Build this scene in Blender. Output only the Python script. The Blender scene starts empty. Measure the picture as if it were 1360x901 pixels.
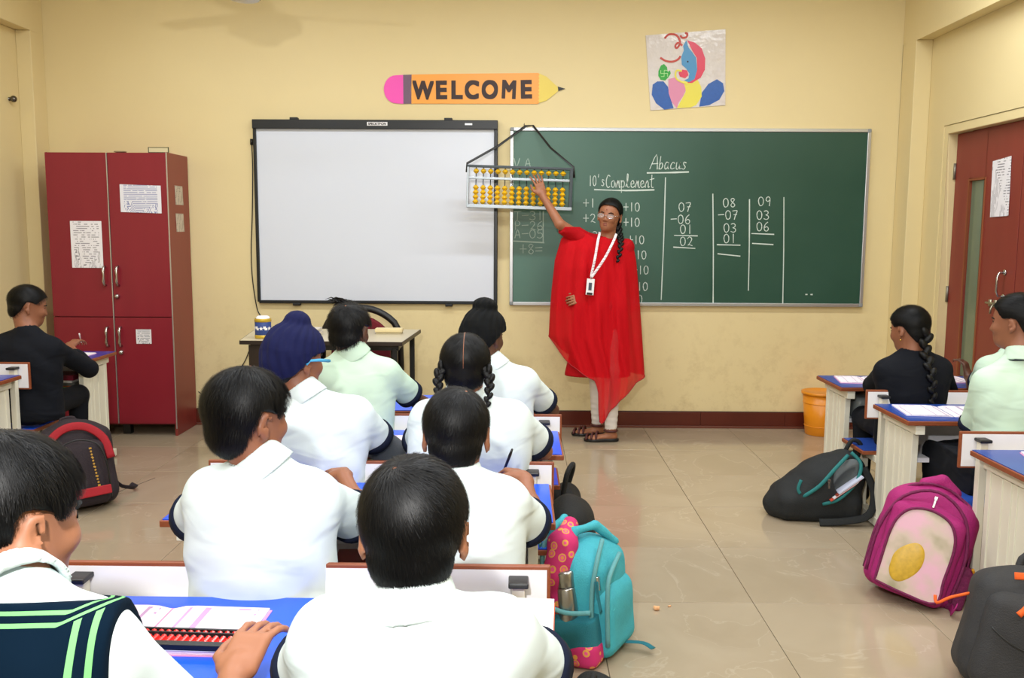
import bpy, math, random
import numpy as np
from math import sin, cos, pi, radians as rad
from mathutils import Matrix, Vector

random.seed(4)
rng = np.random.default_rng(4)
sc = bpy.context.scene
COL = sc.collection

# ---------------------------------------------------------------- camera
CAMH = 1.396
pitch, yaw, roll = 0.119818, 0.007245, 0.005155
fw = Vector((-sin(yaw)*cos(pitch), cos(yaw)*cos(pitch), -sin(pitch)))
rt = Vector((cos(yaw), sin(yaw), 0)); up = rt.cross(fw)
rr = cos(roll)*rt + sin(roll)*up; uu = -sin(roll)*rt + cos(roll)*up
cam = bpy.data.cameras.new('camera'); camo = bpy.data.objects.new('camera', cam); COL.objects.link(camo)
camo.matrix_world = Matrix(((rr.x, uu.x, -fw.x, 0), (rr.y, uu.y, -fw.y, 0), (rr.z, uu.z, -fw.z, CAMH), (0, 0, 0, 1)))
cam.sensor_width = 36; cam.sensor_fit = 'HORIZONTAL'; cam.lens = 36*1203.67/1360
cam.clip_start = .05
sc.camera = camo

# ---------------------------------------------------------------- light
w = bpy.data.worlds.new('world'); sc.world = w; w.use_nodes = True
w.node_tree.nodes['Background'].inputs[0].default_value = (.9, .95, 1, 1)
w.node_tree.nodes['Background'].inputs[1].default_value = .1

def area(name, loc, rot, sx, sy, power, col=(1, 1, 1)):
    l = bpy.data.lights.new(name, 'AREA'); l.shape = 'RECTANGLE'; l.size = sx; l.size_y = sy; l.energy = power; l.color = col
    o = bpy.data.objects.new(name, l); COL.objects.link(o); o.location = loc; o.rotation_euler = rot
    return o
# ceiling tube lights of the room
for x in (-1.9, 0.0, 1.75):
    for y in (0.6, 2.7, 4.75):
        area('tube_light', (x, y, 3.12), (0, 0, 0), 1.2, .12, 27, (.90, .95, 1))
# the photographer's flash, held above and to the left of the lens
area('camera_flash', (-.24, -.05, 1.96), (rad(81), 0, rad(-1)), .10, .07, 52, (1, .985, .96))
sc.view_settings.view_transform = 'Standard'
sc.view_settings.look = 'None'
sc.view_settings.exposure = -0.03
sc.view_settings.gamma = 1
sc.view_settings.use_curve_mapping = False

# ---------------------------------------------------------------- materials
def L(c):
    if isinstance(c, str):
        c = [int(c[i:i+2], 16)/255 for i in (0, 2, 4)]
    return tuple((v/12.92 if v <= .04045 else ((v+.055)/1.055)**2.4) for v in c)
MATS = {}
def mat(name, col, rough=.6, metal=0, noise=0, nscale=20, bump=0, bscale=60, spec=.5, coat=0, emit=None, sheen=0):
    if name in MATS: return MATS[name]
    m = bpy.data.materials.new(name); m.use_nodes = True; nt = m.node_tree; N = nt.nodes; b = N['Principled BSDF']
    c = L(col)
    b.inputs['Base Color'].default_value = (*c, 1); b.inputs['Roughness'].default_value = rough; b.inputs['Metallic'].default_value = metal
    b.inputs['Specular IOR Level'].default_value = spec; b.inputs['Coat Weight'].default_value = coat
    if sheen: b.inputs['Sheen Weight'].default_value = sheen
    tc = N.new('ShaderNodeTexCoord')
    if noise:
        n = N.new('ShaderNodeTexNoise'); n.inputs['Scale'].default_value = nscale; n.inputs['Detail'].default_value = 5
        nt.links.new(tc.outputs['Object'], n.inputs['Vector'])
        r = N.new('ShaderNodeMix'); r.data_type = 'RGBA'
        r.inputs[6].default_value = (*[v*(1-noise) for v in c], 1); r.inputs[7].default_value = (*[min(1, v*(1+noise)) for v in c], 1)
        nt.links.new(n.outputs['Fac'], r.inputs[0]); nt.links.new(r.outputs[2], b.inputs['Base Color'])
    if bump:
        n = N.new('ShaderNodeTexNoise'); n.inputs['Scale'].default_value = bscale; n.inputs['Detail'].default_value = 3
        nt.links.new(tc.outputs['Object'], n.inputs['Vector'])
        bp = N.new('ShaderNodeBump'); bp.inputs['Strength'].default_value = bump; bp.inputs['Distance'].default_value = .01
        nt.links.new(n.outputs['Fac'], bp.inputs['Height']); nt.links.new(bp.outputs[0], b.inputs['Normal'])
    MATS[name] = m
    return m
def nodes(m): return m.node_tree, m.node_tree.nodes, m.node_tree.nodes['Principled BSDF']

def paint_wall():
    m = mat('cream wall paint', 'E3CF9A', .55, noise=0)
    nt, N, b = nodes(m)
    tc = N.new('ShaderNodeTexCoord')
    n1 = N.new('ShaderNodeTexNoise'); n1.inputs['Scale'].default_value = 1.3; n1.inputs['Detail'].default_value = 6
    n2 = N.new('ShaderNodeTexNoise'); n2.inputs['Scale'].default_value = 9; n2.inputs['Detail'].default_value = 8; n2.inputs['Roughness'].default_value = .75
    for n in (n1, n2): nt.links.new(tc.outputs['Object'], n.inputs['Vector'])
    # scuffs, denser on the lower metre of the wall
    sx = N.new('ShaderNodeSeparateXYZ'); nt.links.new(tc.outputs['Object'], sx.inputs[0])
    mr = N.new('ShaderNodeMapRange'); mr.inputs[1].default_value = 1.1; mr.inputs[2].default_value = .1; mr.inputs[3].default_value = 0; mr.inputs[4].default_value = 1
    nt.links.new(sx.outputs[2], mr.inputs[0])
    cr = N.new('ShaderNodeValToRGB'); cr.color_ramp.elements[0].position = .5; cr.color_ramp.elements[1].position = .72
    nt.links.new(n2.outputs['Fac'], cr.inputs[0])
    mu = N.new('ShaderNodeMath'); mu.operation = 'MULTIPLY'; nt.links.new(cr.outputs[0], mu.inputs[0]); nt.links.new(mr.outputs[0], mu.inputs[1])
    mu2 = N.new('ShaderNodeMath'); mu2.operation = 'MULTIPLY'; mu2.inputs[1].default_value = .55; nt.links.new(mu.outputs[0], mu2.inputs[0])
    a = N.new('ShaderNodeMix'); a.data_type = 'RGBA'; a.inputs[6].default_value = (*L('DECB98'), 1); a.inputs[7].default_value = (*L('E7D6A4'), 1)
    nt.links.new(n1.outputs['Fac'], a.inputs[0])
    c = N.new('ShaderNodeMix'); c.data_type = 'RGBA'; c.inputs[7].default_value = (*L('BCA476'), 1)
    nt.links.new(mu2.outputs[0], c.inputs[0]); nt.links.new(a.outputs[2], c.inputs[6]); nt.links.new(c.outputs[2], b.inputs['Base Color'])
    bp = N.new('ShaderNodeBump'); bp.inputs['Strength'].default_value = .12; bp.inputs['Distance'].default_value = .01
    nt.links.new(n2.outputs['Fac'], bp.inputs['Height']); nt.links.new(bp.outputs[0], b.inputs['Normal'])
    return m
WALL = paint_wall()
def tile_mat():
    m = mat('beige vitrified tile', 'A89880', .13, coat=.15)
    nt, N, b = nodes(m); tc = N.new('ShaderNodeTexCoord'); oi = N.new('ShaderNodeObjectInfo')
    ad = N.new('ShaderNodeVectorMath'); ad.operation = 'ADD'
    sc_ = N.new('ShaderNodeVectorMath'); sc_.operation = 'SCALE'; sc_.inputs[3].default_value = 13
    cb = N.new('ShaderNodeCombineXYZ'); nt.links.new(oi.outputs['Random'], cb.inputs[0]); nt.links.new(oi.outputs['Random'], cb.inputs[1])
    nt.links.new(cb.outputs[0], sc_.inputs[0]); nt.links.new(tc.outputs['Object'], ad.inputs[0]); nt.links.new(sc_.outputs[0], ad.inputs[1])
    n1 = N.new('ShaderNodeTexNoise'); n1.inputs['Scale'].default_value = 2.2; n1.inputs['Detail'].default_value = 7; n1.inputs['Distortion'].default_value = .8
    nt.links.new(ad.outputs[0], n1.inputs['Vector'])
    cr = N.new('ShaderNodeValToRGB'); e = cr.color_ramp.elements
    e[0].position = .3; e[0].color = (*L('A09078'), 1); e[1].position = .7; e[1].color = (*L('AC9D86'), 1)
    nt.links.new(n1.outputs['Fac'], cr.inputs[0])
    # thin veins
    cr2 = N.new('ShaderNodeValToRGB'); f = cr2.color_ramp.elements; f[0].position = .493; f[0].color = (0, 0, 0, 1); f[1].position = .507; f[1].color = (0, 0, 0, 1)
    g = f.new(.5); g.color = (.35, .35, .35, 1); nt.links.new(n1.outputs['Fac'], cr2.inputs[0])
    mx = N.new('ShaderNodeMix'); mx.data_type = 'RGBA'; mx.inputs[7].default_value = (*L('C2B6A2'), 1)
    nt.links.new(cr2.outputs[0], mx.inputs[0]); nt.links.new(cr.outputs[0], mx.inputs[6]); nt.links.new(mx.outputs[2], b.inputs['Base Color'])
    return m
def streak_mat(name, c0, c1, scale, rough=.5, stretch=(1, 12, 12), bump=.1, coat=0):
    m = mat(name, c0, rough, coat=coat); nt, N, b = nodes(m)
    tc = N.new('ShaderNodeTexCoord'); mp = N.new('ShaderNodeMapping'); mp.inputs['Scale'].default_value = stretch
    nt.links.new(tc.outputs['Object'], mp.inputs[0])
    n = N.new('ShaderNodeTexNoise'); n.inputs['Scale'].default_value = scale; n.inputs['Detail'].default_value = 6; nt.links.new(mp.outputs[0], n.inputs['Vector'])
    x = N.new('ShaderNodeMix'); x.data_type = 'RGBA'; x.inputs[6].default_value = (*L(c0), 1); x.inputs[7].default_value = (*L(c1), 1)
    nt.links.new(n.outputs['Fac'], x.inputs[0]); nt.links.new(x.outputs[2], b.inputs['Base Color'])
    if bump:
        bp = N.new('ShaderNodeBump'); bp.inputs['Strength'].default_value = bump; bp.inputs['Distance'].default_value = .004
        nt.links.new(n.outputs['Fac'], bp.inputs['Height']); nt.links.new(bp.outputs[0], b.inputs['Normal'])
    return m
def print_mat(name, paper, ink, rows, cols, amount=.5, rough=.6):
    """paper with rows of small unreadable print; object space, x across and z (or y) down"""
    m = mat(name, paper, rough); nt, N, b = nodes(m); tc = N.new('ShaderNodeTexCoord')
    sp = N.new('ShaderNodeSeparateXYZ'); nt.links.new(tc.outputs['Generated'], sp.inputs[0])
    def mth(op, a, bb=None):
        k = N.new('ShaderNodeMath'); k.operation = op
        for i, v in enumerate((a, bb)):
            if v is None: continue
            if isinstance(v, (int, float)): k.inputs[i].default_value = v
            else: nt.links.new(v, k.inputs[i])
        return k.outputs[0]
    v = mth('MAXIMUM', sp.outputs[1], sp.outputs[2])
    vr = mth('MULTIPLY', v, rows); fr = mth('FRACT', vr); line = mth('MULTIPLY', mth('GREATER_THAN', fr, .3), mth('LESS_THAN', fr, .68))
    fl = mth('FLOOR', vr); cx = mth('MULTIPLY', sp.outputs[0], cols)
    cb = N.new('ShaderNodeCombineXYZ'); nt.links.new(cx, cb.inputs[0]); nt.links.new(mth('MULTIPLY', fl, 7.3), cb.inputs[1])
    n = N.new('ShaderNodeTexNoise'); n.inputs['Scale'].default_value = 1; n.inputs['Detail'].default_value = 1; nt.links.new(cb.outputs[0], n.inputs['Vector'])
    word = mth('GREATER_THAN', n.outputs['Fac'], 1-amount)
    mg = mth('MULTIPLY', mth('GREATER_THAN', sp.outputs[0], .09), mth('LESS_THAN', sp.outputs[0], .91))
    fac = mth('MULTIPLY', mth('MULTIPLY', line, word), mth('MULTIPLY', mg, .75))
    x = N.new('ShaderNodeMix'); x.data_type = 'RGBA'; x.inputs[6].default_value = (*L(paper), 1); x.inputs[7].default_value = (*L(ink), 1)
    nt.links.new(fac, x.inputs[0]); nt.links.new(x.outputs[2], b.inputs['Base Color'])
    return m

TILE = tile_mat()
M_brownedge = streak_mat('brown edge band', '7A3A20', '96502C', 8, .45)
M_blue = mat('blue laminate', '0A55E2', .28, noise=.06, nscale=9)
M_bluev = mat('faded violet blue laminate', '303C9C', .3, noise=.08, nscale=9)
M_whitelam = mat('white laminate', 'EEEEF4', .3, noise=.03, nscale=5)
M_bluelamdark = mat('navy blue laminate', '27489A', .3, noise=.12, nscale=9)
M_cream = mat('cream painted metal', 'E6E2D0', .42, noise=.05, nscale=6)
M_black = mat('black plastic', '0E0F11', .4)
M_blackm = mat('black metal', '14181C', .35)
M_chrome = mat('chrome', 'C8C8C8', .2, 1)
M_alu = mat('aluminium', 'C4C6C8', .35, .85)
M_red = streak_mat('crimson laminate', '7E1626', '8A1B2C', 3, .38, (3, 3, .6), .02)
M_redside = streak_mat('maroon laminate side', '7E2C28', '8A342C', 3, .4, (3, 3, .6), .02)
M_door = streak_mat('maroon door paint', '7E3026', '8C382C', 4, .45, (3, 3, .7), .04)
def board_mat():
    m = mat('green chalkboard', '1C4A3C', .42); nt, N, b = nodes(m); tc = N.new('ShaderNodeTexCoord')
    n = N.new('ShaderNodeTexNoise'); n.inputs['Scale'].default_value = 1.8; n.inputs['Detail'].default_value = 6; nt.links.new(tc.outputs['Object'], n.inputs['Vector'])
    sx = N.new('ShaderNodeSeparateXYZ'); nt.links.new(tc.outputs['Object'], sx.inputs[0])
    mr = N.new('ShaderNodeMapRange'); mr.inputs[1].default_value = .2; mr.inputs[2].default_value = -1.1; mr.inputs[3].default_value = 0; mr.inputs[4].default_value = .75; nt.links.new(sx.outputs[0], mr.inputs[0])   # board colour blends to a paler grey green towards the left end
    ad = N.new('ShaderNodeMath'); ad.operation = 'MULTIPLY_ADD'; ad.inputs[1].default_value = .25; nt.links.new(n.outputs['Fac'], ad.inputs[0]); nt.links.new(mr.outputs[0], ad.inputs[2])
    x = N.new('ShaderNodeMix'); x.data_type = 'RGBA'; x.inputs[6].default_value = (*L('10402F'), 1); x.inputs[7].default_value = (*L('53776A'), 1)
    nt.links.new(ad.outputs[0], x.inputs[0]); nt.links.new(x.outputs[2], b.inputs['Base Color']); return m
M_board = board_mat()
M_white = mat('whiteboard surface', 'D6DCE8', .3)
M_chalk = mat('chalk', 'CCD8D0', .95)
M_chalkfaint = mat('faint chalk', 'A4B8AC', .95)
M_paper = mat('paper', 'F0EEF0', .7)
M_hair = mat('black hair', '040405', .48, spec=.28)

M_base = streak_mat('dark red skirting tile', '4C1E16', '60281C', 5, .25, (1, 1, 1), .0)

# ---------------------------------------------------------------- object helpers
ORG = {}
def tag(o, label=None, cat=None, group=None, kind=None):
    if label: o['label'] = label
    if cat: o['category'] = cat
    if group: o['group'] = group
    if kind: o['kind'] = kind
    return o
def thing(name, label, cat, loc=(0, 0, 0), rot=(0, 0, 0), group=None, local=False):
    o = bpy.data.objects.new(name, None); COL.objects.link(o); o.location = loc; o.rotation_euler = rot; o.empty_display_size = .1
    ORG[o] = (0, 0, 0) if local else tuple(loc)
    return tag(o, label, cat, group)
def link(name, me, parent=None, loc=None, smooth=False):
    o = bpy.data.objects.new(name, me); COL.objects.link(o)
    if parent is not None: o.parent = parent; ORG[o] = ORG[parent]
    elif loc is not None: o.location = loc; ORG[o] = tuple(loc)
    else: ORG[o] = (0, 0, 0)
    if smooth: me.polygons.foreach_set('use_smooth', [True]*len(me.polygons))
    return o
def copy_tree(o, parent=None):
    c = o.copy(); COL.objects.link(c); ORG[c] = ORG.get(o, (0, 0, 0))
    if parent is not None: c.parent = parent
    for ch in list(o.children): copy_tree(ch, c)
    return c
class MB:
    def __init__(s): s.v = []; s.f = []; s.m = []; s.mi = 0
    def add(s, vs, fs):
        n = len(s.v); s.v += [tuple(v) for v in vs]; s.f += [tuple(i+n for i in f) for f in fs]; s.m += [s.mi]*len(fs); return s
    def box(s, x0, y0, z0, x1, y1, z1):
        return s.add([(x0, y0, z0), (x1, y0, z0), (x1, y1, z0), (x0, y1, z0), (x0, y0, z1), (x1, y0, z1), (x1, y1, z1), (x0, y1, z1)],
                     [(3, 2, 1, 0), (4, 5, 6, 7), (0, 1, 5, 4), (1, 2, 6, 5), (2, 3, 7, 6), (3, 0, 4, 7)])
    def obox(s, c, h, R=None):
        R = Matrix.Identity(3) if R is None else R; c = Vector(c)
        vs = [c + R @ Vector((a*h[0], b*h[1], d*h[2])) for d in (-1, 1) for a, b in ((-1, -1), (1, -1), (1, 1), (-1, 1))]
        return s.add(vs, [(3, 2, 1, 0), (4, 5, 6, 7), (0, 1, 5, 4), (1, 2, 6, 5), (2, 3, 7, 6), (3, 0, 4, 7)])
    def tube(s, pts, r, n=8, closed=False, flat=None, cap=True):
        pts = [Vector(p) for p in pts]; m = len(pts); rs = r if isinstance(r, (list, tuple)) else [r]*m
        ring = []; prev = None
        for i, p in enumerate(pts):
            if closed: t = pts[(i+1) % m]-pts[i-1]
            else: t = pts[min(i+1, m-1)]-pts[max(i-1, 0)]
            t.normalize()
            if prev is None:
                a = Vector((0, 0, 1)) if abs(t.z) < .9 else Vector((0, 1, 0))
                if flat is not None: a = Vector(flat)
            else: a = prev
            a = (a - t*a.dot(t)).normalized(); prev = a; b = t.cross(a)
            k = 1 if flat is None else .15
            ring.append([p + a*(rs[i]*cos(2*pi*j/n)*k) + b*(rs[i]*sin(2*pi*j/n)) for j in range(n)])
        vs = [v for q in ring for v in q]; fs = []
        for i in range(m if closed else m-1):
            i2 = (i+1) % m
            for j in range(n): j2 = (j+1) % n; fs.append((i*n+j, i*n+j2, i2*n+j2, i2*n+j))
        if cap and not closed: fs += [tuple(range(n-1, -1, -1)), tuple((m-1)*n+j for j in range(n))]
        return s.add(vs, fs)
    def lathe(s, prof, c=(0, 0, 0), n=24, R=None, sx=1, sy=1):
        R = Matrix.Identity(3) if R is None else R; c = Vector(c); vs = []; fs = []
        for r, z in prof:
            for j in range(n): vs.append(c + R @ Vector((r*cos(2*pi*j/n)*sx, r*sin(2*pi*j/n)*sy, z)))
        for i in range(len(prof)-1):
            for j in range(n): j2 = (j+1) % n; fs.append((i*n+j, i*n+j2, (i+1)*n+j2, (i+1)*n+j))
        fs += [tuple(range(n-1, -1, -1)), tuple((len(prof)-1)*n+j for j in range(n))]
        return s.add(vs, fs)
    def sph(s, c, r, n=12, R=None):
        if not isinstance(r, (tuple, list)): r = (r, r, r)
        R = Matrix.Identity(3) if R is None else R; c = Vector(c); m = max(4, n//2); vs = []; fs = []
        for i in range(m+1):
            a = pi*i/m
            for j in range(n): vs.append(c + R @ Vector((r[0]*sin(a)*cos(2*pi*j/n), r[1]*sin(a)*sin(2*pi*j/n), r[2]*cos(a))))
        for i in range(m):
            for j in range(n): j2 = (j+1) % n; fs.append((i*n+j, (i+1)*n+j, (i+1)*n+j2, i*n+j2))
        return s.add(vs, fs)
    def prism(s, poly, d0, d1, f):
        """poly of 2-D points, f(u,v,d) -> 3-D"""
        n = len(poly); vs = [f(u, v, d0) for u, v in poly] + [f(u, v, d1) for u, v in poly]
        return s.add(vs, [tuple(range(n)), tuple(range(2*n-1, n-1, -1))] + [(i, i+n, (i+1) % n+n, (i+1) % n) for i in range(n)])
    def build(s, name, mats, parent=None, loc=None, smooth=False, bevel=0):
        if not isinstance(mats, (list, tuple)): mats = [mats]
        o0 = Vector(ORG[parent]) if parent is not None else Vector(loc or (0, 0, 0))
        me = bpy.data.meshes.new(name); me.from_pydata([tuple(Vector(v)-o0) for v in s.v], [], s.f)
        for m in mats: me.materials.append(m)
        if len(mats) > 1: me.polygons.foreach_set('material_index', s.m)
        import bmesh
        bm = bmesh.new(); bm.from_mesh(me); bmesh.ops.remove_doubles(bm, verts=bm.verts, dist=1e-6); bmesh.ops.recalc_face_normals(bm, faces=bm.faces); bm.to_mesh(me); bm.free()
        o = link(name, me, parent, loc if parent is None else None, smooth)
        if bevel:
            b = o.modifiers.new('bevel', 'BEVEL'); b.width = bevel; b.segments = 2; b.limit_method = 'ANGLE'
        return o
def bx(name, x0, y0, z0, x1, y1, z1, m, parent=None, loc=None, bevel=0):
    return MB().box(x0, y0, z0, x1, y1, z1).build(name, m, parent, loc, False, bevel)
def struct(name, mb, m, bevel=0):
    o = mb.build(name, m, None, None, False, bevel); o['kind'] = 'structure'; return o

# ---------------------------------------------------------------- smooth solids from distance fields
class Vol:
    def __init__(s, lo, hi, h):
        s.h = h; s.lo = np.array(lo, np.float32); n = np.ceil((np.array(hi)-np.array(lo))/h).astype(int)+1
        s.ax = [(s.lo[i]+h*np.arange(n[i])).astype(np.float32) for i in range(3)]; s.D = np.full(tuple(n), .5, np.float32)
    def sub(s, lo, hi):
        sl = []
        for i in range(3):
            a = int(max(0, math.floor((lo[i]-s.lo[i])/s.h))); b = int(min(len(s.ax[i]), math.ceil((hi[i]-s.lo[i])/s.h)+1))
            if b <= a: return None
            sl.append(slice(a, b))
        return tuple(sl)
    def pts(s, sl):
        return s.ax[0][sl[0]][:, None, None], s.ax[1][sl[1]][None, :, None], s.ax[2][sl[2]][None, None, :]
    def op(s, f, lo, hi, k, mode='add'):
        mg = k+2.5*s.h; sl = s.sub([v-mg for v in lo], [v+mg for v in hi])
        if sl is None: return
        d = f(*s.pts(sl)); D = s.D[sl]
        if mode == 'add':
            if k > 0:
                q = np.maximum(k-np.abs(D-d), 0)/k; s.D[sl] = np.minimum(D, d)-q*q*k*.25
            else: s.D[sl] = np.minimum(D, d)
        else:
            if k > 0:
                q = np.maximum(k-np.abs(D+d), 0)/k; s.D[sl] = np.maximum(D, -d)+q*q*k*.25
            else: s.D[sl] = np.maximum(D, -d)
    def cap(s, a, b, ra, rb=None, k=.01, mode='add'):
        rb = ra if rb is None else rb; a = [float(v) for v in a]; b = [float(v) for v in b]
        ba = [b[i]-a[i] for i in range(3)]; L2 = sum(v*v for v in ba)+1e-12
        def f(X, Y, Z):
            px, py, pz = X-a[0], Y-a[1], Z-a[2]
            t = np.clip((px*ba[0]+py*ba[1]+pz*ba[2])/L2, 0, 1)
            return np.sqrt((px-t*ba[0])**2+(py-t*ba[1])**2+(pz-t*ba[2])**2)-(ra+(rb-ra)*t)
        r = max(ra, rb); s.op(f, [min(a[i], b[i])-r for i in range(3)], [max(a[i], b[i])+r for i in range(3)], k, mode)
    def ell(s, c, r, k=.01, R=None, mode='add'):
        c = [float(v) for v in c]; R = np.eye(3) if R is None else np.array(R)
        def f(X, Y, Z):
            px, py, pz = X-c[0], Y-c[1], Z-c[2]
            q = [px*R[0, i]+py*R[1, i]+pz*R[2, i] for i in range(3)]
            k0 = np.sqrt(sum((q[i]/r[i])**2 for i in range(3)))+1e-6; k1 = np.sqrt(sum((q[i]/(r[i]*r[i]))**2 for i in range(3)))+1e-6
            return k0*(k0-1)/k1
        m = max(r); s.op(f, [v-m for v in c], [v+m for v in c], k, mode)
    def rbox(s, c, b, rd, k=.01, R=None, mode='add'):
        c = [float(v) for v in c]; R = np.eye(3) if R is None else np.array(R)
        def f(X, Y, Z):
            px, py, pz = X-c[0], Y-c[1], Z-c[2]
            q = [np.abs(px*R[0, i]+py*R[1, i]+pz*R[2, i])-b[i]+rd for i in range(3)]
            return np.sqrt(sum(np.maximum(v, 0)**2 for v in q))+np.minimum(np.maximum(np.maximum(q[0], q[1]), q[2]), 0)-rd
        m = math.sqrt(sum(v*v for v in b)); s.op(f, [v-m for v in c], [v+m for v in c], k, mode)
    def path(s, pts, rs, k=.006, mode='add'):
        if not isinstance(rs, (list, tuple)): rs = [rs]*len(pts)
        for i in range(len(pts)-1): s.cap(pts[i], pts[i+1], rs[i], rs[i+1], k, mode)
    def disp(s, f, amp):
        X, Y, Z = s.ax[0][:, None, None], s.ax[1][None, :, None], s.ax[2][None, None, :]
        s.D = s.D + (amp*f(X, Y, Z)).astype(np.float32)
    def cut(s, p, n):      # remove everything on the side n points to
        X, Y, Z = s.ax[0][:, None, None], s.ax[1][None, :, None], s.ax[2][None, None, :]
        s.D = np.maximum(s.D, (X-p[0])*n[0]+(Y-p[1])*n[1]+(Z-p[2])*n[2])
    def mesh(s, name, mats, parent=None, loc=None, attr=None, kill=None):
        D = s.D; D[0] = D[-1] = .5; D[:, 0] = D[:, -1] = .5; D[:, :, 0] = D[:, :, -1] = .5
        S = D < 0; n = np.array(D.shape)-1
        cnt = np.zeros(tuple(n), np.int8)
        for a in (0, 1):
            for b in (0, 1):
                for c in (0, 1): cnt += S[a:a+n[0], b:b+n[1], c:c+n[2]]
        act = (cnt > 0) & (cnt < 8); I = np.argwhere(act); idx = np.full(tuple(n), -1, np.int32); idx[act] = np.arange(len(I))
        acc = np.zeros((len(I), 3)); num = np.zeros(len(I))
        cor = [(a, b, c) for a in (0, 1) for b in (0, 1) for c in (0, 1)]
        val = {q: D[I[:, 0]+q[0], I[:, 1]+q[1], I[:, 2]+q[2]] for q in cor}
        for q in cor:
            for ax in range(3):
                if q[ax] == 0:
                    q2 = tuple(q[i]+(1 if i == ax else 0) for i in range(3)); v0, v1 = val[q], val[q2]; m = (v0 < 0) != (v1 < 0)
                    t = np.where(m, v0/np.where(m, v0-v1, 1), 0)
                    for i in range(3): acc[:, i] += np.where(m, q[i]+(t if i == ax else 0), 0)
                    num += m
        V = (I+acc/num[:, None])*s.h+s.lo
        F = []
        for ax in range(3):
            o = [i for i in range(3) if i != ax]; sl0 = [slice(None)]*3; sl1 = [slice(None)]*3
            sl0[ax] = slice(0, -1); sl1[ax] = slice(1, None)
            A, B = S[tuple(sl0)], S[tuple(sl1)]; E = np.argwhere(A != B); sg = A[tuple(E.T)]
            ok = (E[:, o[0]] > 0) & (E[:, o[1]] > 0) & (E[:, o[0]] < n[o[0]]) & (E[:, o[1]] < n[o[1]]); E = E[ok]; sg = sg[ok]
            def g(d0, d1):
                e = E.copy(); e[:, o[0]] -= d0; e[:, o[1]] -= d1; return idx[tuple(e.T)]
            q = np.stack([g(1, 1), g(0, 1), g(0, 0), g(1, 0)], 1)
            flip = sg if ax != 1 else ~sg
            q[~flip] = q[~flip][:, ::-1]; F.append(q)
        F = np.concatenate(F)
        F = F[(F >= 0).all(1)]
        if kill is not None:
            kv = kill(V); F = F[~kv[F].any(1)]
            used = np.zeros(len(V), bool); used[F] = True; mp = np.cumsum(used)-1; V = V[used]; F = mp[F]
        o0 = np.array(ORG[parent] if parent is not None else (loc or (0, 0, 0)))
        me = bpy.data.meshes.new(name); me.vertices.add(len(V)); me.vertices.foreach_set('co', (V-o0).astype(np.float32).ravel())
        me.loops.add(F.size); me.loops.foreach_set('vertex_index', F.ravel().astype(np.int32))
        me.polygons.add(len(F)); me.polygons.foreach_set('loop_start', np.arange(0, F.size, 4, dtype=np.int32)); me.polygons.foreach_set('loop_total', np.full(len(F), 4, np.int32))
        me.update(calc_edges=True)
        if not isinstance(mats, (list, tuple)): mats = [mats]
        for m in mats: me.materials.append(m)
        if attr is not None:
            for an, af in attr.items():
                a = me.attributes.new(an, 'FLOAT', 'POINT'); a.data.foreach_set('value', af(V).astype(np.float32))
        return link(name, me, parent, loc if parent is None else None, True)
class Fr:      # a rotated frame for heads and hands
    def __init__(s, o, R, k=1): s.o = np.array(o, float); s.R = np.array(R, float); s.k = k
    def __call__(s, x, y, z): return s.o + s.R @ (np.array((x, y, z), float)*s.k)
def euler(yaw, pitch, roll):
    return np.array(Matrix.Rotation(rad(yaw), 3, 'Z') @ Matrix.Rotation(rad(pitch), 3, 'X') @ Matrix.Rotation(rad(roll), 3, 'Y'))
# ================================================================ the setting
YW, XL, XR, ZC = 6.37, -3.26, 2.60, 3.2
XRW, XLW = 2.71, -3.36
YB = -3.0
struct('wall_back', MB().box(XLW-.2, YW, -.02, XRW+.3, YW+.15, ZC), WALL)
struct('wall_front', MB().box(XLW-.2, YB-.15, -.02, XRW+.3, YB, ZC), WALL)
struct('wall_left', MB().box(XLW-.15, YB, -.02, XLW, YW, ZC), WALL)
struct('trim_1', MB().box(XLW, 6.2, 0, XL, YW, 2.70).box(XLW, YB, 2.70, XL, YW, ZC), WALL, .004)      # left pillar and beam
DY0, DY1, DZ = 4.42, 5.93, 2.07
struct('wall_right', MB().box(XRW, YB, -.02, XRW+.15, DY0, ZC).box(XRW, DY1, -.02, XRW+.15, YW, ZC).box(XRW, DY0, DZ, XRW+.15, DY1, ZC), WALL)
struct('trim_2', MB().box(XR, 6.16, 0, XRW, YW, 2.65).box(XR, YB, 2.65, XRW, YW, ZC), WALL, .004)     # right pillar and beam
struct('ceiling', MB().box(XLW-.2, YB-.1, ZC, XRW+.3, YW+.15, ZC+.1), mat('white ceiling paint', 'F0EBDD', .8))
fl = struct('floor', MB().box(XLW-.2, YB-.1, -.03, XRW+1.5, YW+.15, -.006), mat('tile grout', '6E6250', .8))
# tiles: joints fall at x = 0.894 and y = 4.50 in the photograph
proto = MB().box(.0012, .0012, -.008, .5988, .5988, 0).build('tile', TILE, fl, None, False, .0012)
first = True
for i in range(-8, 4):
    for j in range(-6, 4):
        x, y = .894+.6*i, 4.49+.6*j
        if x+.6 < XLW: continue
        o = proto if first else proto.copy()
        if not first: COL.objects.link(o)
        o.parent = fl; o.location = (x, y, 0); first = False
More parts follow.
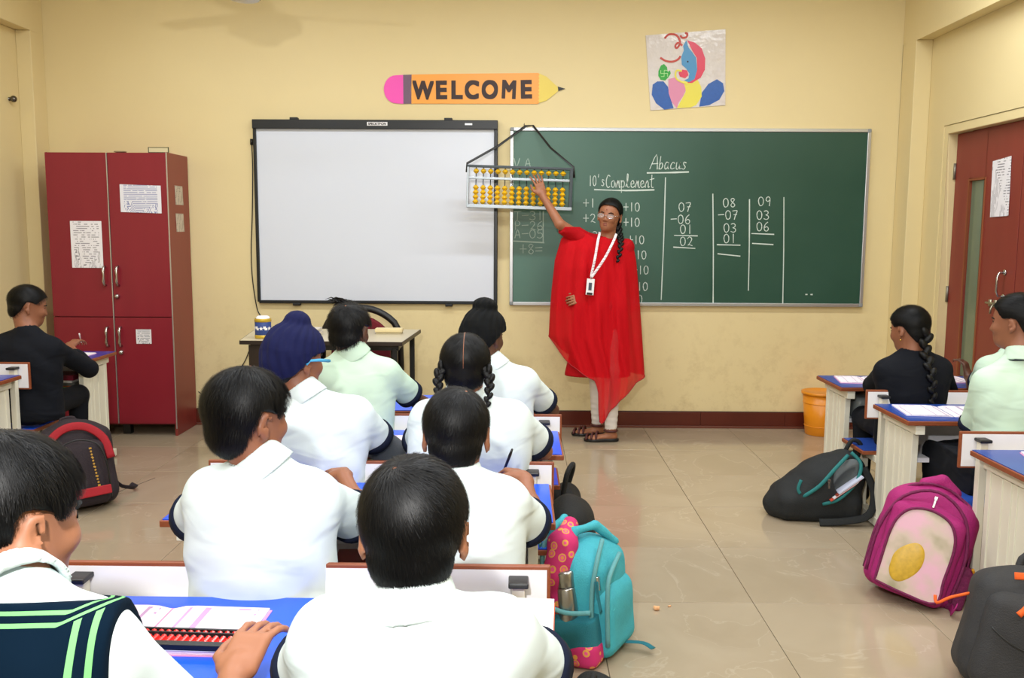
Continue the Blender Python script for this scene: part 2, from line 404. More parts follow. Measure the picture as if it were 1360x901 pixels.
# skirting: dark red tiles along the back wall with a thin ledge under them
bb = struct('baseboard_back', MB().box(-2.3, YW-.012, 0, XR, YW, .118), mat('skirting mortar', '3A1A12', .7))
xs = np.arange(-2.3, XR+.01, .6)
for k in range(len(xs)-1+1):
    a = xs[k]; b = min(a+.598, XR)
    if b-a < .05: continue
    MB().box(a, YW-.020, .016, b, YW-.006, .114).build('skirting_tile', M_base, bb, None, False, .0015)
MB().box(-2.3, YW-.030, 0, XR, YW-.008, .016).build('skirting_ledge', mat('ledge', '6A3A2C', .3), bb, None, False, .002)
struct('baseboard_right', MB().box(XRW-.014, YB, 0, XRW, DY0, .114).box(XRW-.014, DY1, 0, XRW, 6.16, .114), M_base, .002)
struct('baseboard_left', MB().box(XLW, YB, 0, XLW+.014, 6.2, .114), M_base, .002)

# door: two maroon leaves in a cream reveal
XD = 2.775
struct('trim_3', MB().box(XRW+.005, DY1-.05, 0, XD+.04, DY1, DZ).box(XRW+.005, DY0, 0, XD+.04, DY0+.05, DZ).box(XRW+.005, DY0+.05, DZ-.055, XD+.04, DY1-.05, DZ), WALL, .003)
def leaf(name, y0, y1, glass):
    mb = MB()
    if glass:
        g0, g1 = y1-.38, y1-.195; z0, z1 = .5, 1.71
        mb.box(XD, y0, .01, XD+.04, g0, 2.012).box(XD, g1, .01, XD+.04, y1, 2.012).box(XD, g0, z1, XD+.04, g1, 2.012).box(XD, g0, .01, XD+.04, g1, z0)
    else: mb.box(XD, y0, .01, XD+.04, y1, 2.012)
    d = struct(name, mb, M_door, .002)
    if glass:
        mb = MB(); t = .014
        mb.box(XD-.006, g0-t, z0-t, XD+.01, g0, z1+t).box(XD-.006, g1, z0-t, XD+.01, g1+t, z1+t).box(XD-.006, g0, z1, XD+.01, g1, z1+t).box(XD-.006, g0, z0-t, XD+.01, g1, z0)
        tag(mb.build('glazing_bead', mat('orange brown bead', '8C4A28', .5), d, None, False, .002), 'lighter brown bead')
        gm = mat('grey green wired glass', '6E7A62', .15, noise=.2, nscale=4); MB().box(XD+.014, g0, z0, XD+.02, g1, z1).build('pane', gm, d)
        h = MB(); hy = 5.20                                   # pull handle
        h.tube([(XD-.002, hy, 1.17), (XD-.035, hy, 1.165), (XD-.045, hy, 1.14), (XD-.045, hy, 1.06), (XD-.035, hy, 1.035), (XD-.002, hy, 1.03)], .007)
        h.lathe([(.016, 0), (.016, .004)], (XD-.002, hy, 1.17), 12, Matrix.Rotation(-pi/2, 3, 'Y')).lathe([(.016, 0), (.016, .004)], (XD-.002, hy, 1.03), 12, Matrix.Rotation(-pi/2, 3, 'Y'))
        h.build('handle', M_chrome, d, None, True)
        l = MB(); ly = 5.27
        l.tube([(XD-.018, ly+.09, .985), (XD-.018, ly-.07, .985)], .007).tube([(XD-.018, ly-.0, .985), (XD-.034, ly, .955), (XD-.036, ly, .925)], .006)
        for q in (ly+.06, ly+.0, ly-.05): l.obox((XD-.006, q, .985), (.007, .012, .02))
        l.build('latch', mat('dull brass steel', 'A8A08A', .35, .8), d, None, True)
    for z in (1.78, 1.0, .25):
        hy = y1 if glass else y0
        MB().lathe([(.009, -.05), (.009, .05)], (XD-.006, hy, z), 10).build('hinge', mat('hinge steel', '8A8478', .4, .7), d, None, True)
leaf('door_1', 5.10, 5.875, True)
leaf('door_2', 4.475, 5.092, False)
bx('door_backing', XD+.06, DY0-.1, 0, XD+.08, DY1+.1, DZ, WALL)['kind'] = 'structure'
bpy.data.objects['door_backing'].name = 'trim_4'

def sheet(name, label, cat, corners, m, th=.0015, group=None, curl=.0):
    """a thin sheet from four corners (tl, tr, br, bl), slightly curled at one corner"""
    tl, tr, br, bl = [Vector(c) for c in corners]; n = (tr-tl).cross(bl-tl).normalized(); N_ = 8; mb = MB(); vs = []
    for k in (0, 1):
        for i in range(N_+1):
            for j in range(N_+1):
                u, v = i/N_, j/N_; p = (tl*(1-u)+tr*u)*(1-v)+(bl*(1-u)+br*u)*v
                vs.append(p - n*(th*k + curl*(max(0, u+v-1.45)**2) + .0006*sin(9*u+4*v)))
    M1 = (N_+1)**2; fs = []
    for i in range(N_):
        for j in range(N_):
            a = i*(N_+1)+j; fs += [(a, a+1, a+N_+2, a+N_+1), (M1+a, M1+a+N_+1, M1+a+N_+2, M1+a+1)]
    for i in range(N_):
        for a, b in ((i, i+1), (N_*(N_+1)+i, N_*(N_+1)+i+1), (i*(N_+1), (i+1)*(N_+1)), (i*(N_+1)+N_, (i+1)*(N_+1)+N_)): fs.append((a, b, b+M1, a+M1))
    mb.add(vs, fs); c = (tl+br)/2
    o = mb.build(name, m, None, tuple(c), False); return tag(o, label, cat, group)
P_list = print_mat('ruled notice', 'E4E4EC', '4A5AA0', 16, 14, .62)
P_text = print_mat('typed notice', 'EDEBF0', '55505E', 22, 9, .5)
P_small = print_mat('small notice', 'E6E4E8', '505868', 9, 6, .6)
P_old = print_mat('aged notice', 'C8BCAC', '6A6258', 12, 5, .5)
P_book = print_mat('workbook page', 'EBD9E8', 'A86AA8', 9, 5, .42)
P_book2 = print_mat('pale workbook page', 'EFE6F0', '9A86B0', 11, 8, .5)
sheet('notice', 'white typed notice taped on the maroon door beside its glass strip', 'notice',
      [(XD-.003, 5.415, 1.81), (XD-.003, 5.215, 1.825), (XD-.003, 5.205, 1.49), (XD-.003, 5.405, 1.485)], P_text)

# ================================================================ crimson cupboard
CY, CX0, CXM, CX1 = 5.99, -3.10, -2.695, -2.30
cb = thing('cupboard', 'tall crimson four door cupboard in the left corner', 'cupboard', (-2.70, 6.17, 0))
mb = MB(); t = .018
mb.box(CX0, CY+.02, .075, CX0+t, YW-.01, 1.885).box(CX0, CY+.02, .075, CX1-t, YW-.01, .095).box(CX0, CY+.02, 1.867, CX1-t, YW-.01, 1.885).box(CX0+t, YW-.03, .08, CX1-t, YW-.01, 1.88).box(CX0+t, CY+.03, .80, CX1-t, YW-.03, .82)
mb.build('carcass', M_red, cb, None, False, .002)
tag(MB().box(CX1-t, CY+.004, .0, CX1, YW-.01, 1.888).build('side_panel', M_redside, cb, None, False, .002), 'brownish maroon side panel')
for x in (CX0+.01, CX0+.2, CXM): MB().box(x, CY+.06, 0, x+.05, CY+.11, .075).build('leg', M_black, cb)
sp = .806
doors = []
for (x0, x1, z0, z1, hx, hz) in ((CX0, CXM-.004, sp+.003, 1.884, CXM-.045, 1.08), (CXM+.004, CX1-.006, sp+.003, 1.884, CXM+.042, 1.08),
                                 (CX0, CXM-.004, .085, sp-.003, CXM-.045, .675), (CXM+.004, CX1-.006, .085, sp-.003, CXM+.042, .675)):
    d = MB().box(x0, CY-.0, z0, x1, CY+.018, z1).build('door', M_red, cb, None, False, .0015)
    h = MB()
    h.tube([(hx, CY+.001, hz+.062), (hx, CY-.022, hz+.06), (hx, CY-.03, hz+.035), (hx, CY-.026, hz), (hx, CY-.03, hz-.035), (hx, CY-.022, hz-.06), (hx, CY+.001, hz-.062)], [.009, .008, .010, .006, .010, .008, .009], 8)
    h.build('handle', M_chrome, d, None, True)
    doors.append(d)
for x in (CXM-.003,): tag(MB().box(x-.001, CY-.003, .085, x+.005, CY+.016, 1.884).build('edge_strip', M_alu, cb), 'pale metal strip between doors')
tag(MB().box(CX1-.007, CY-.003, .05, CX1-.001, CY+.010, 1.886).build('edge_strip', M_alu, cb), 'pale metal corner strip')
for px_, pz_ in ((CXM+.03, .945), (CXM+.04, .57)): MB().lathe([(.016, 0), (.018, .006), (.012, .02), (.005, .024)], (px_, CY, pz_), 14, Matrix.Rotation(pi/2, 3, 'X')).build('lock_knob', M_chrome, cb, None, True)
def cbp(name, label, x0, z0, x1, z1, m, tilt=0):
    y = CY-.002; return sheet(name, label, 'notice', [(x0, y, z1+tilt), (x1, y, z1), (x1, y-.0005, z0), (x0, y, z0+tilt)], m, curl=.0)
cbp('notice', 'tall white typed notice taped on the left upper cupboard door', -2.955, 1.133, -2.748, 1.44, P_text)
cbp('notice', 'wide ruled timetable sheet on the right upper cupboard door', -2.616, 1.492, -2.347, 1.672, P_list, .008)
cbp('notice', 'small square notice on the lower right cupboard door', -2.552, .628, -2.45, .725, P_small)
for z0, z1, lb in ((1.553, 1.679, 'upper of two aged notices on the cupboard side'), (1.372, 1.494, 'lower of two aged notices on the cupboard side')):
    x = CX1+.001; sheet('notice', lb, 'notice', [(x, 6.10, z1), (x, 6.24, z1), (x, 6.25, z0), (x, 6.11, z0)], P_old)
o = thing('glass_frame', 'small empty glass frame lying on top of the cupboard', 'frame', (-2.38, 6.09, 1.888))
mb = MB(); a0, a1, z0, z1 = -2.445, -2.31, 1.889, 1.925
mb.box(a0, 6.05, z0, a1, 6.058, z0+.004).box(a0, 6.05, z1-.003, a1, 6.058, z1).box(a0, 6.05, z0, a0+.004, 6.058, z1).box(a1-.004, 6.05, z0, a1, 6.058, z1)
mb.build('rim', mat('dark green rim', '3A4632', .5), o)
MB().box(a0+.003, 6.053, z0+.003, a1-.003, 6.055, z1-.003).build('pane', mat('pale glass', 'D9CFA6', .1), o)
tag(bx('rag', -2.66, 6.02, 1.889, -2.59, 6.06, 1.897, mat('dusty rag', '8A7A5A', .9), None, (-2.62, 6.03, 1.889), .003), 'small dusty rag on the front edge of the cupboard top', 'rag')

# ================================================================ interactive whiteboard
wb = thing('whiteboard', 'large white interactive board in a black frame', 'whiteboard', (-.99, YW-.02, .88))
wx0, wx1, wz0, wz1 = -1.835, -.150, .876, 2.140
def wbx(nm, a, b, c, d, m, y0=YW-.035, y1=YW-.001, bev=.004, lab=None):
    o = MB().box(a, y0, b, c, y1, d).build(nm, m, wb, None, False, bev)
    if lab: o['label'] = lab
    return o
wbx('frame_top', wx0, wz1-.062, wx1, wz1, M_blackm, YW-.05)
wbx('frame_bottom', wx0+.012, wz0, wx1, wz0+.022, M_blackm)
wbx('frame_side', wx0, wz0+.01, wx0+.022, wz1-.05, M_blackm)
wbx('frame_side', wx1-.026, wz0+.01, wx1, wz1-.05, M_blackm)
wbx('writing_surface', wx0+.02, wz0+.02, wx1-.024, wz1-.06, M_white, YW-.022, YW-.002, 0)
for bx_, bz_ in ((-1.55, wz1+.002), (-.49, wz1+.002)): wbx('bracket', bx_-.028, bz_-.004, bx_+.028, bz_+.014, M_black, YW-.04)
for bx_, bz_ in ((-1.56, wz0-.012), (-.49, wz0-.012)): wbx('bracket', bx_-.026, bz_-.004, bx_+.026, bz_+.014, M_black, YW-.04)
def text(name, s, size, loc, rot, m, parent=None, off=0, extr=.0004, align='CENTER', sx=1, bold=0):
    cu = bpy.data.curves.new(name, 'FONT'); cu.body = s; cu.size = size; cu.offset = off; cu.extrude = extr; cu.align_x = align; cu.align_y = 'CENTER'
    tmp = bpy.data.objects.new('tmp', cu); COL.objects.link(tmp); bpy.context.view_layer.update()
    me = bpy.data.meshes.new_from_object(tmp.evaluated_get(bpy.context.evaluated_depsgraph_get())); COL.objects.unlink(tmp); bpy.data.objects.remove(tmp); bpy.data.curves.remove(cu)
    if bold:
        vs = [v_.co.copy() for v_ in me.vertices]; fs = [tuple(p_.vertices) for p_ in me.polygons]; V_, F_ = [], []
        for k, (a, b) in enumerate([(a_, b_) for a_ in (-1, -.5, 0, .5, 1) for b_ in (-1, -.5, 0, .5, 1)]):
            n0 = len(V_); V_ += [(v_.x+a*bold, v_.y+b*bold, v_.z+.00002*k) for v_ in vs]; F_ += [tuple(i+n0 for i in f) for f in fs]
        me = bpy.data.meshes.new(name); me.from_pydata(V_, [], F_)
    me.name = name; me.materials.clear(); me.materials.append(m)
    me.transform(Matrix.Translation(Vector(loc)-Vector(ORG[parent] if parent else (0, 0, 0))) @ Matrix.Rotation(0, 4, 'Z') @ rot.to_4x4() @ Matrix.Diagonal((sx, 1, 1, 1)))
    return link(name, me, parent)
FRONT = Matrix.Rotation(pi/2, 3, 'X')
pl = wbx('maker_plate', -1.045, 2.100, -.905, 2.124, M_paper, YW-.052, YW-.05, 0)
text('lettering', 'SPECKTRON', .022, (-.975, YW-.0525, 2.111), FRONT, M_black, wb, .0008)
wbx('maker_plate', -.375, 2.106, -.325, 2.118, M_alu, YW-.052, YW-.05, 0)
cab = MB()
cp = [(-1.850, YW-.012, 1.97), (-1.850, YW-.008, 1.80), (-1.862, YW-.006, 1.5), (-1.876, YW-.006, 1.26), (-1.874, YW-.006, 1.05), (-1.848, YW-.006, .84), (-1.815, YW-.006, .76), (-1.83, YW-.006, .66), (-1.90, YW-.006, .56), (-1.95, YW-.008, .45), (-2.06, YW-.008, .30), (-2.20, YW-.01, .20), (-2.28, YW-.02, .24)]
def spline(P, k=6):
    P = [Vector(p) for p in P]; out = []
    for i in range(len(P)-1):
        p0, p1, p2, p3 = P[max(i-1, 0)], P[i], P[i+1], P[min(i+2, len(P)-1)]
        for j in range(k):
            t = j/k; out.append(.5*((2*p1)+(p2-p0)*t+(2*p0-5*p1+4*p2-p3)*t*t+(3*p1-p0-3*p2+p3)*t**3))
    return out+[P[-1]]
cab.tube(spline(cp), .0035, 6); cab.obox((-1.85, YW-.012, 1.99), (.008, .01, .02))
tag(cab.build('cable', M_black, None, (-1.87, YW-.01, .24), True), 'thin black cable hanging down the wall left of the whiteboard', 'cable')

# ================================================================ chalkboard
kb = thing('chalkboard', 'green chalkboard in an aluminium frame filled with chalk sums', 'chalkboard', (1.17, YW-.02, .87))
kx0, kx1, kz0, kz1 = -.066, 2.405, .872, 2.095
KY = YW-.026
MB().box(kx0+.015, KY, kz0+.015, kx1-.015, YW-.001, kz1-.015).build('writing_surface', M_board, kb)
fr = .024
for a in ((kx0+fr, kz1-fr, kx1-fr, kz1), (kx0+fr, kz0, kx1-fr, kz0+fr), (kx0, kz0+fr, kx0+fr, kz1-fr), (kx1-fr, kz0+fr, kx1, kz1-fr)):
    MB().box(a[0], KY-.008, a[1], a[2], YW-.001, a[3]).build('frame_rail', M_alu, kb, None, False, .003)
for cx_, cz_ in ((kx0, kz0), (kx1, kz0), (kx0, kz1), (kx1, kz1)):
    sx_ = 1 if cx_ == kx0 else -1; sz_ = 1 if cz_ == kz0 else -1
    MB().box(min(cx_, cx_+sx_*fr*1.1), KY-.011, min(cz_, cz_+sz_*fr*1.1), max(cx_, cx_+sx_*fr*1.1), YW-.001, max(cz_, cz_+sz_*fr*1.1)).build('frame_corner', mat('grey plastic', '8A8E90', .5), kb, None, False, .006)
def KB(x, y):      # board coordinates of the measured drawing to metres on the board
    v = (y-171)/(404.5-171); xl = 678.; xr_ = 1151-11*v
    return kx0+(x-xl)/(xr_-xl)*(kx1-kx0), kz1+(kz0-kz1)*v
G = {
'0': [[(.5, 1), (.2, .85), (.1, .5), (.25, .1), (.5, 0), (.8, .15), (.9, .5), (.8, .85), (.5, 1)]],
'1': [[(.5, 1), (.5, 0)]],
'2': [[(.15, .8), (.4, 1), (.75, .9), (.8, .65), (.45, .25), (.2, .05), (.45, .12), (.9, .0)]],
'3': [[(.15, .92), (.5, 1), (.8, .85), (.7, .6), (.4, .53), (.8, .4), (.85, .15), (.5, 0), (.1, .1)]],
'4': [[(.6, 1), (.1, .35), (.95, .38)], [(.7, .7), (.65, 0)]],
'5': [[(.85, 1), (.3, .98), (.22, .58), (.6, .62), (.88, .4), (.75, .08), (.4, 0), (.12, .12)]],
'6': [[(.75, 1), (.35, .75), (.15, .35), (.3, .03), (.65, 0), (.85, .25), (.65, .48), (.3, .4), (.17, .25)]],
'7': [[(.1, .95), (.85, .98), (.6, .5), (.4, 0)], [(.3, .52), (.8, .55)]],
'8': [[(.8, .85), (.5, 1), (.2, .8), (.5, .52), (.85, .25), (.55, 0), (.2, .2), (.45, .5), (.8, .85)]],
'9': [[(.85, .7), (.5, .48), (.2, .7), (.45, 1), (.8, .92), (.85, .6), (.75, 0)]],
'+': [[(.05, .5), (.95, .5)], [(.5, .95), (.5, .08)]], '-': [[(.05, .5), (.95, .55)]], '=': [[(.05, .62), (.95, .66)], [(.05, .3), (.95, .32)]],
"'": [[(.5, 1.15), (.4, .85)]], 'V': [[(.05, 1), (.4, 0), (.85, 1)]], 'T': [[(.0, .95), (1, 1)], [(.5, .97), (.45, 0)]],
'A': [[(.1, 0), (.5, 1), (.85, 0)], [(.2, .35), (.8, .38)]], 'P': [[(.2, 0), (.2, 1), (.7, .95), (.8, .7), (.6, .5), (.2, .48)]],
'S': [[(.8, .9), (.5, 1), (.2, .8), (.6, .5), (.8, .2), (.4, 0), (.1, .1)]], 's': [[(.8, .55), (.4, .62), (.35, .42), (.75, .2), (.5, 0), (.1, .06)]],
'C': [[(.9, .95), (.5, 1.05), (.12, .7), (.1, .25), (.4, -.02), (.85, .08)]],
'o': [[(.5, .58), (.15, .42), (.2, .08), (.55, 0), (.85, .25), (.7, .55), (.5, .58)]],
'm': [[(.05, .0), (.12, .6), (.15, .3), (.35, .6), (.45, .0), (.5, .3), (.72, .6), (.8, .0), (1, .05)]],
'p': [[(.15, .6), (.2, -.45)], [(.18, .4), (.5, .6), (.85, .4), (.7, .05), (.25, .05)]],
'l': [[(.1, .1), (.5, .6), (.6, 1.1), (.4, 1.1), (.4, .1), (.9, .05)]],
'e': [[(.1, .25), (.8, .38), (.6, .6), (.2, .45), (.2, .1), (.55, 0), (.95, .12)]],
'n': [[(.1, 0), (.15, .58), (.2, .3), (.55, .6), (.75, .4), (.75, 0), (1, .08)]],
't': [[(.5, 1.1), (.4, .1), (.8, .02)], [(.05, .68), (.95, .78)]],
'b': [[(.2, 1.1), (.2, .0)], [(.2, .35), (.55, .55), (.85, .3), (.6, .02), (.2, .05)]],
'k': [[(.2, 1.15), (.15, 0)], [(.8, .55), (.2, .3), (.55, .35), (.8, 0)]],
'a': [[(.8, .55), (.35, .6), (.1, .3), (.3, 0), (.7, .15), (.8, .55), (.8, .1), (1, .03)]],
'c': [[(.85, .5), (.5, .6), (.15, .35), (.3, .02), (.9, .1)]], 'u': [[(.1, .58), (.12, .1), (.45, 0), (.75, .3), (.8, .58), (.8, .08), (1, .05)]]}
SK = [0]
def stroke(mb, pts, wd=.0050):
    P = [Vector((p[0], 0, p[1])) for p in pts]
    Q = spline(P, 3) if len(P) > 2 else P
    n = len(Q); SK[0] += 1; y = KY-.0006-.00004*(SK[0] % 24)
    vs = []
    for i, p in enumerate(Q):
        t = (Q[min(i+1, n-1)]-Q[max(i-1, 0)]).normalized(); s_ = Vector((-t.z, 0, t.x)); w_ = wd*.5*(1+.25*random.uniform(-1, 1))
        e = t*(w_*.6) * (-1 if i == 0 else (1 if i == n-1 else 0))
        for sg in (-1, 1): q = p+s_*w_*sg+e; vs.append((q.x, y, q.z))
    m0 = len(vs); vs += [(v[0], y+.0012, v[2]) for v in vs]
    fs = [(2*i, 2*i+1, 2*i+3, 2*i+2) for i in range(n-1)]
    mb.add(vs, fs)
def write(s_, x, y, w_, h_, gap=1.15, m=M_chalk, nm='chalk_writing', wd=.0052, slant=0, lab=None):
    mb = MB(); cx_ = x
    for ch in s_:
        if ch == ' ': cx_ += w_*gap*.7; continue
        for st in G[ch]:
            pts = []
            for (a, b) in st:
                X_, Z_ = KB(cx_+a*w_+slant*b*h_, y-b*h_); pts.append((X_, Z_))
            stroke(mb, pts, wd)
        cx_ += w_*gap*(1.5 if ch == 'm' and False else 1)
    o = mb.build(nm, m, kb)
    if lab: o['label'] = lab
    return o
def cline(pts, nm='chalk_rule', m=M_chalk, wd=.006):
    mb = MB(); stroke(mb, [KB(*p) for p in pts], wd); return mb.build(nm, m, kb)
write('A', 860, 224, 13, 19, m=M_chalk, slant=.2, lab='chalk heading'); write('bacus', 872, 224, 6.6, 15, slant=.15)
cline([(858, 229), (885, 228.5), (912, 227.5)], wd=.011)
write("10's", 781, 246, 5, 13, 1.1); write('Complement', 804, 248, 6, 15, 1.06)
cline([(789, 251), (830, 252), (867, 251)], wd=.009)
rows = [('+1-9=+10', 274), ('+2-8=+10', 294), ('+3-7=+10', 317), ('+4-6=+10', 337), ('+5-5=+10', 357), ('+6-4=+10', 379), ('+7-3=+10', 396)]
dxs = [0, 0, 6, 9, 12, 11, 4]
for (s_, y), dx in zip(rows, dxs):
    write('+'+s_[1], 774+dx*.5, y+0, 8, 11, 1.1); write('+10', 827+dx, y+5, 6.8, 11, 1.08)
for a, b in (((911, 235), (877, 398)), ((944, 256), (945, 400)), ((992, 263), (991, 383)), ((1037, 260), (1036, 400))):
    cline([a, ((a[0]+b[0])/2-(3 if a[0] == 911 else -.5), (a[1]+b[1])/2), b] if a[0] != 911 else [(882, 235), (880, 315), (877, 396)], wd=.007)
for s_, x, y in (('07', 899, 279), ('-06', 889, 295), ('01', 901, 308), ('02', 901, 324), ('08', 957, 273), ('-07', 951, 289), ('03', 958, 306), ('01', 958, 320), ('09', 1003, 271), ('03', 1001, 289), ('06', 1001, 304)):
    write(s_, x-(0 if s_[0] != '-' else 0), y, 8, 11.5, 1.13)
for a, b in (((894, 310.5), (924, 311)), ((893, 326), (921, 327.5)), ((950, 322.5), (980, 323)), ((951, 334.5), (980, 337.5)), ((995, 307.5), (1024, 308.5)), ((996, 320.5), (1023, 322))): cline([a, b], wd=.007)
FC = M_chalkfaint
write('V', 683, 222, 9, 11, m=FC); write('A', 697, 222, 9, 11, m=FC)
write('T-31', 684, 291, 9, 11, 1.08, m=FC); write('P-26', 684, 304, 9, 11, 1.08, m=FC); write('A-05', 684, 315, 9, 11, 1.08, m=FC)
cline([(681, 319), (723, 321)], m=FC, wd=.009); cline([(722, 280), (722, 321)], m=FC, wd=.009)
write('+8=', 691, 336, 9.5, 13, 1.08, m=FC)
mb = MB(); [stroke(mb, [KB(x, 388), KB(x+2, 388)], .009) for x in (1066, 1072.5)]; mb.build('chalk_dot', M_chalk, kb)

# ================================================================ teaching abacus on a strap
ax0, ax1, az0, az1 = -.350, .352, 1.535, 1.815; AY = 6.10
TA = Matrix.Rotation(rad(1.6), 3, 'Y')
def ap(x, y, z): c_ = Vector((0, AY, 1.675)); return c_ + TA @ (Vector((x, y, z))-c_)
ab = thing('teaching_abacus', 'large teaching abacus with yellow beads hanging over the chalkboard corner', 'abacus', (0, AY, az0))
def abox(nm, a, b, c, d, hy, m):
    cc = ap((a+c)/2, AY, (b+d)/2); return MB().obox(cc, ((c-a)/2, hy, (d-b)/2), TA).build(nm, m, ab, None, False, .002)
M_af = mat('scuffed grey abacus frame', '9AA2A8', .35, .6)
abox('frame_rail', ax0, az1-.016, ax1, az1, .022, mat('dark abacus frame', '3C4448', .4, .4)); abox('frame_rail', ax0, az0, ax1, az0+.022, .022, M_af)
abox('frame_side', ax0, az0+.02, ax0+.014, az1-.014, .022, M_af); abox('frame_side', ax1-.022, az0+.02, ax1, az1-.014, .022, mat('dark abacus frame', '3C4448', .4))
abox('reckoning_bar', ax0+.012, 1.722, ax1-.02, 1.738, .020, M_af)
M_yb = mat('yellow bead', 'E0B010', .35)
bead = None
for i in range(13):
    x = ax0+.060+i*(ax1-ax0-.125)/12
    MB().tube([ap(x, AY, az0+.02), ap(x, AY, az1-.014)], .0035, 6).build('rod', M_black, ab, None, True)
    zs = [1.776 + (.0)] + [az0+.022+.0175+.031*j+(0) for j in range(4)]
    for z in zs:
        p = ap(x, AY, z)
        if bead is None:
            bead = MB().lathe([(.006, -.0165), (.009, -.015), (.020, -.001), (.020, .001), (.009, .015), (.006, .0165)], tuple(p), 14).build('bead', M_yb, ab, None, False)
            p0 = p.copy()
        else:
            o = bead.copy(); COL.objects.link(o); o.parent = ab; o.location = p-p0
p1, p2 = ap(ax0, AY, az1), ap(ax1, AY, az1-.004); top = Vector((.06, 6.335, 2.105))
mb = MB(); mb.tube([p1+Vector((-.004, 0, -.05)), p1+Vector((-.002, 0, .008)), p1.lerp(top, .5)+Vector((0, 0, -.006)), top+Vector((-.02, 0, -.002)), top+Vector((.03, 0, .002)), top.lerp(p2, .5)+Vector((0, 0, -.006)), p2+Vector((.002, 0, .01)), p2+Vector((.006, 0, -.06))], .008, 8, flat=(0, 1, 0))
mb.build('strap', M_black, ab, None, True)
MB().tube([(.03, YW-.001, 2.112), (.03, YW-.045, 2.112), (.03, YW-.05, 2.118)], .004, 6).build('hook', M_chrome, ab, None, True)

# ================================================================ WELCOME pencil sign
pz = 2.352; PY = YW-.004
wp = thing('welcome_sign', 'cardboard pencil sign reading WELCOME above the whiteboard', 'sign', (-.33, YW-.002, 2.25))
def flat(nm, poly, m, parent, y0, y1, lab=None):
    o = MB().prism(poly, y0, y1, lambda u, v, d: (u, d, v)).build(nm, m, parent)
    if lab: o['label'] = lab
    return o
h = .098
arc = [(-.885+.048-.048*sin(a)*1.0, pz-.003+h*.98*cos(a)) for a in np.linspace(0, pi, 14)]
flat('eraser', [(-.80, pz+h-.004), (-.80, pz-h-.002)] + [(-.85-.083*sin(a), pz-.003-(h-.004)*cos(a)) for a in np.linspace(0, pi, 14)], mat('pink card', 'F04CB4', .35), wp, PY, PY-.003, 'pink card eraser')
flat('ferrule', [(-.802, pz+h-.004), (-.742, pz+h-.002), (-.748, pz), (-.745, pz-h), (-.802, pz-h-.002)], mat('purple grey card', '6C5068', .4), wp, PY, PY-.0025, 'purple grey band')
zig = [(.125+(.008 if i % 2 else 0), pz+h+.012-i*(2*h+.01)/18) for i in range(19)]
flat('barrel', [(-.745, pz-h), (-.742, pz+h-.002)] + [(-.74+.86*t, pz+h+.012*t) for t in (.3, .6, .9)] + zig, mat('orange card', 'F6A33C', .3), wp, PY, PY-.003, 'orange card barrel')
flat('point', [(.122, pz-h+.006), (.122, pz+h+.012), (.18, pz+.086), (.245, pz+.028), (.262, pz+.016), (.262, pz-.008), (.24, pz-.028), (.18, pz-.075)], mat('pale yellow card', 'E4CC52', .35), wp, PY-.0005, PY-.0022, 'pale yellow sharpened wood')
flat('lead', [(.258, pz+.02), (.262, pz-.010), (.31, pz+.006)], M_black, wp, PY, PY-.004, 'black lead')
M_brl = mat('dark brown card letters', '2A0C08', .5)
lx = [-.665, -.541, -.436, -.330, -.207, -.076, .040]
for ch, x in zip('WELCOME', lx):
    o = text('letter', ch, .162, (x, PY-.0045, pz-.010+(x+.3)*.012), FRONT @ Matrix.Rotation(rad(random.uniform(-3, 3)), 3, 'Z'), M_brl, wp, 0, .001, bold=.0070, sx={'W': .80, 'M': .82, 'O': .84, 'C': .86}.get(ch, .98))

# ================================================================ framed child's picture
def PP(x, y):      # measured drawing coordinates -> wall metres
    return .864+(x-860)*.00527+0*(y), 2.74-(y-42)*.00525
po = thing('wall_picture', "square coloured drawing under plastic film, above the chalkboard", 'picture', (1.13, YW-.002, 2.21))
M_film = mat('pale sheet under plastic', 'D4CCC6', .16, bump=.5, bscale=14)
def pf(nm, pts, m, k=0, lab=None): return flat(nm, [PP(*p) for p in pts], m, po, PY-.002-.0004*k, PY-.0030-.0004*k, lab)
flat('sheet', [PP(857.5, 47), PP(960, 39), PP(963, 135), PP(866, 142)], M_film, po, YW-.001, PY-.002)
c = lambda cx_, cy_, a, b, n=18, rot=0: [(cx_+a*cos(t)*cos(rot)-b*sin(t)*sin(rot), cy_+a*cos(t)*sin(rot)+b*sin(t)*cos(rot)) for t in np.linspace(0, 2*pi, n, endpoint=False)]
M_pb = mat('blue crayon', '2058A8', .3, noise=.15, nscale=60); M_pr = mat('crimson crayon', 'D83050', .3); M_pc = mat('sky blue crayon', '3C8CC0', .3)
M_py = mat('yellow crayon', 'E4D84C', .3); M_pp = mat('pink crayon', 'D888A8', .3); M_pg = mat('green crayon', '18A028', .3); M_po = mat('brick red crayon', 'C04030', .35)
pf('blue_shape', [(868, 109), (874, 105), (882, 105), (888, 112), (890, 122), (896, 139), (884, 141), (873, 133), (867, 122)], M_pb, 0)
pf('blue_shape', [(929, 137), (932, 119), (940, 108), (951, 102), (959, 107), (961, 117), (955, 128), (942, 135)], M_pb, 0)
pf('yellow_shape', [(905, 105), (925, 101), (931, 112), (932, 124), (925, 135), (918, 138), (900, 139), (906, 128), (911, 118)], M_py, 1)
pf('pink_shape', [(888, 102), (897, 100), (908, 106), (911, 116), (907, 125), (902, 132), (900, 139), (893, 131), (889, 120)], M_pp, 2)
pf('crimson_shape', [(911, 53), (921, 56), (930, 63), (935, 76), (935, 90), (930, 100), (919, 107), (912, 107), (921, 101), (925, 88), (924, 75), (918, 66)], M_pr, 3)
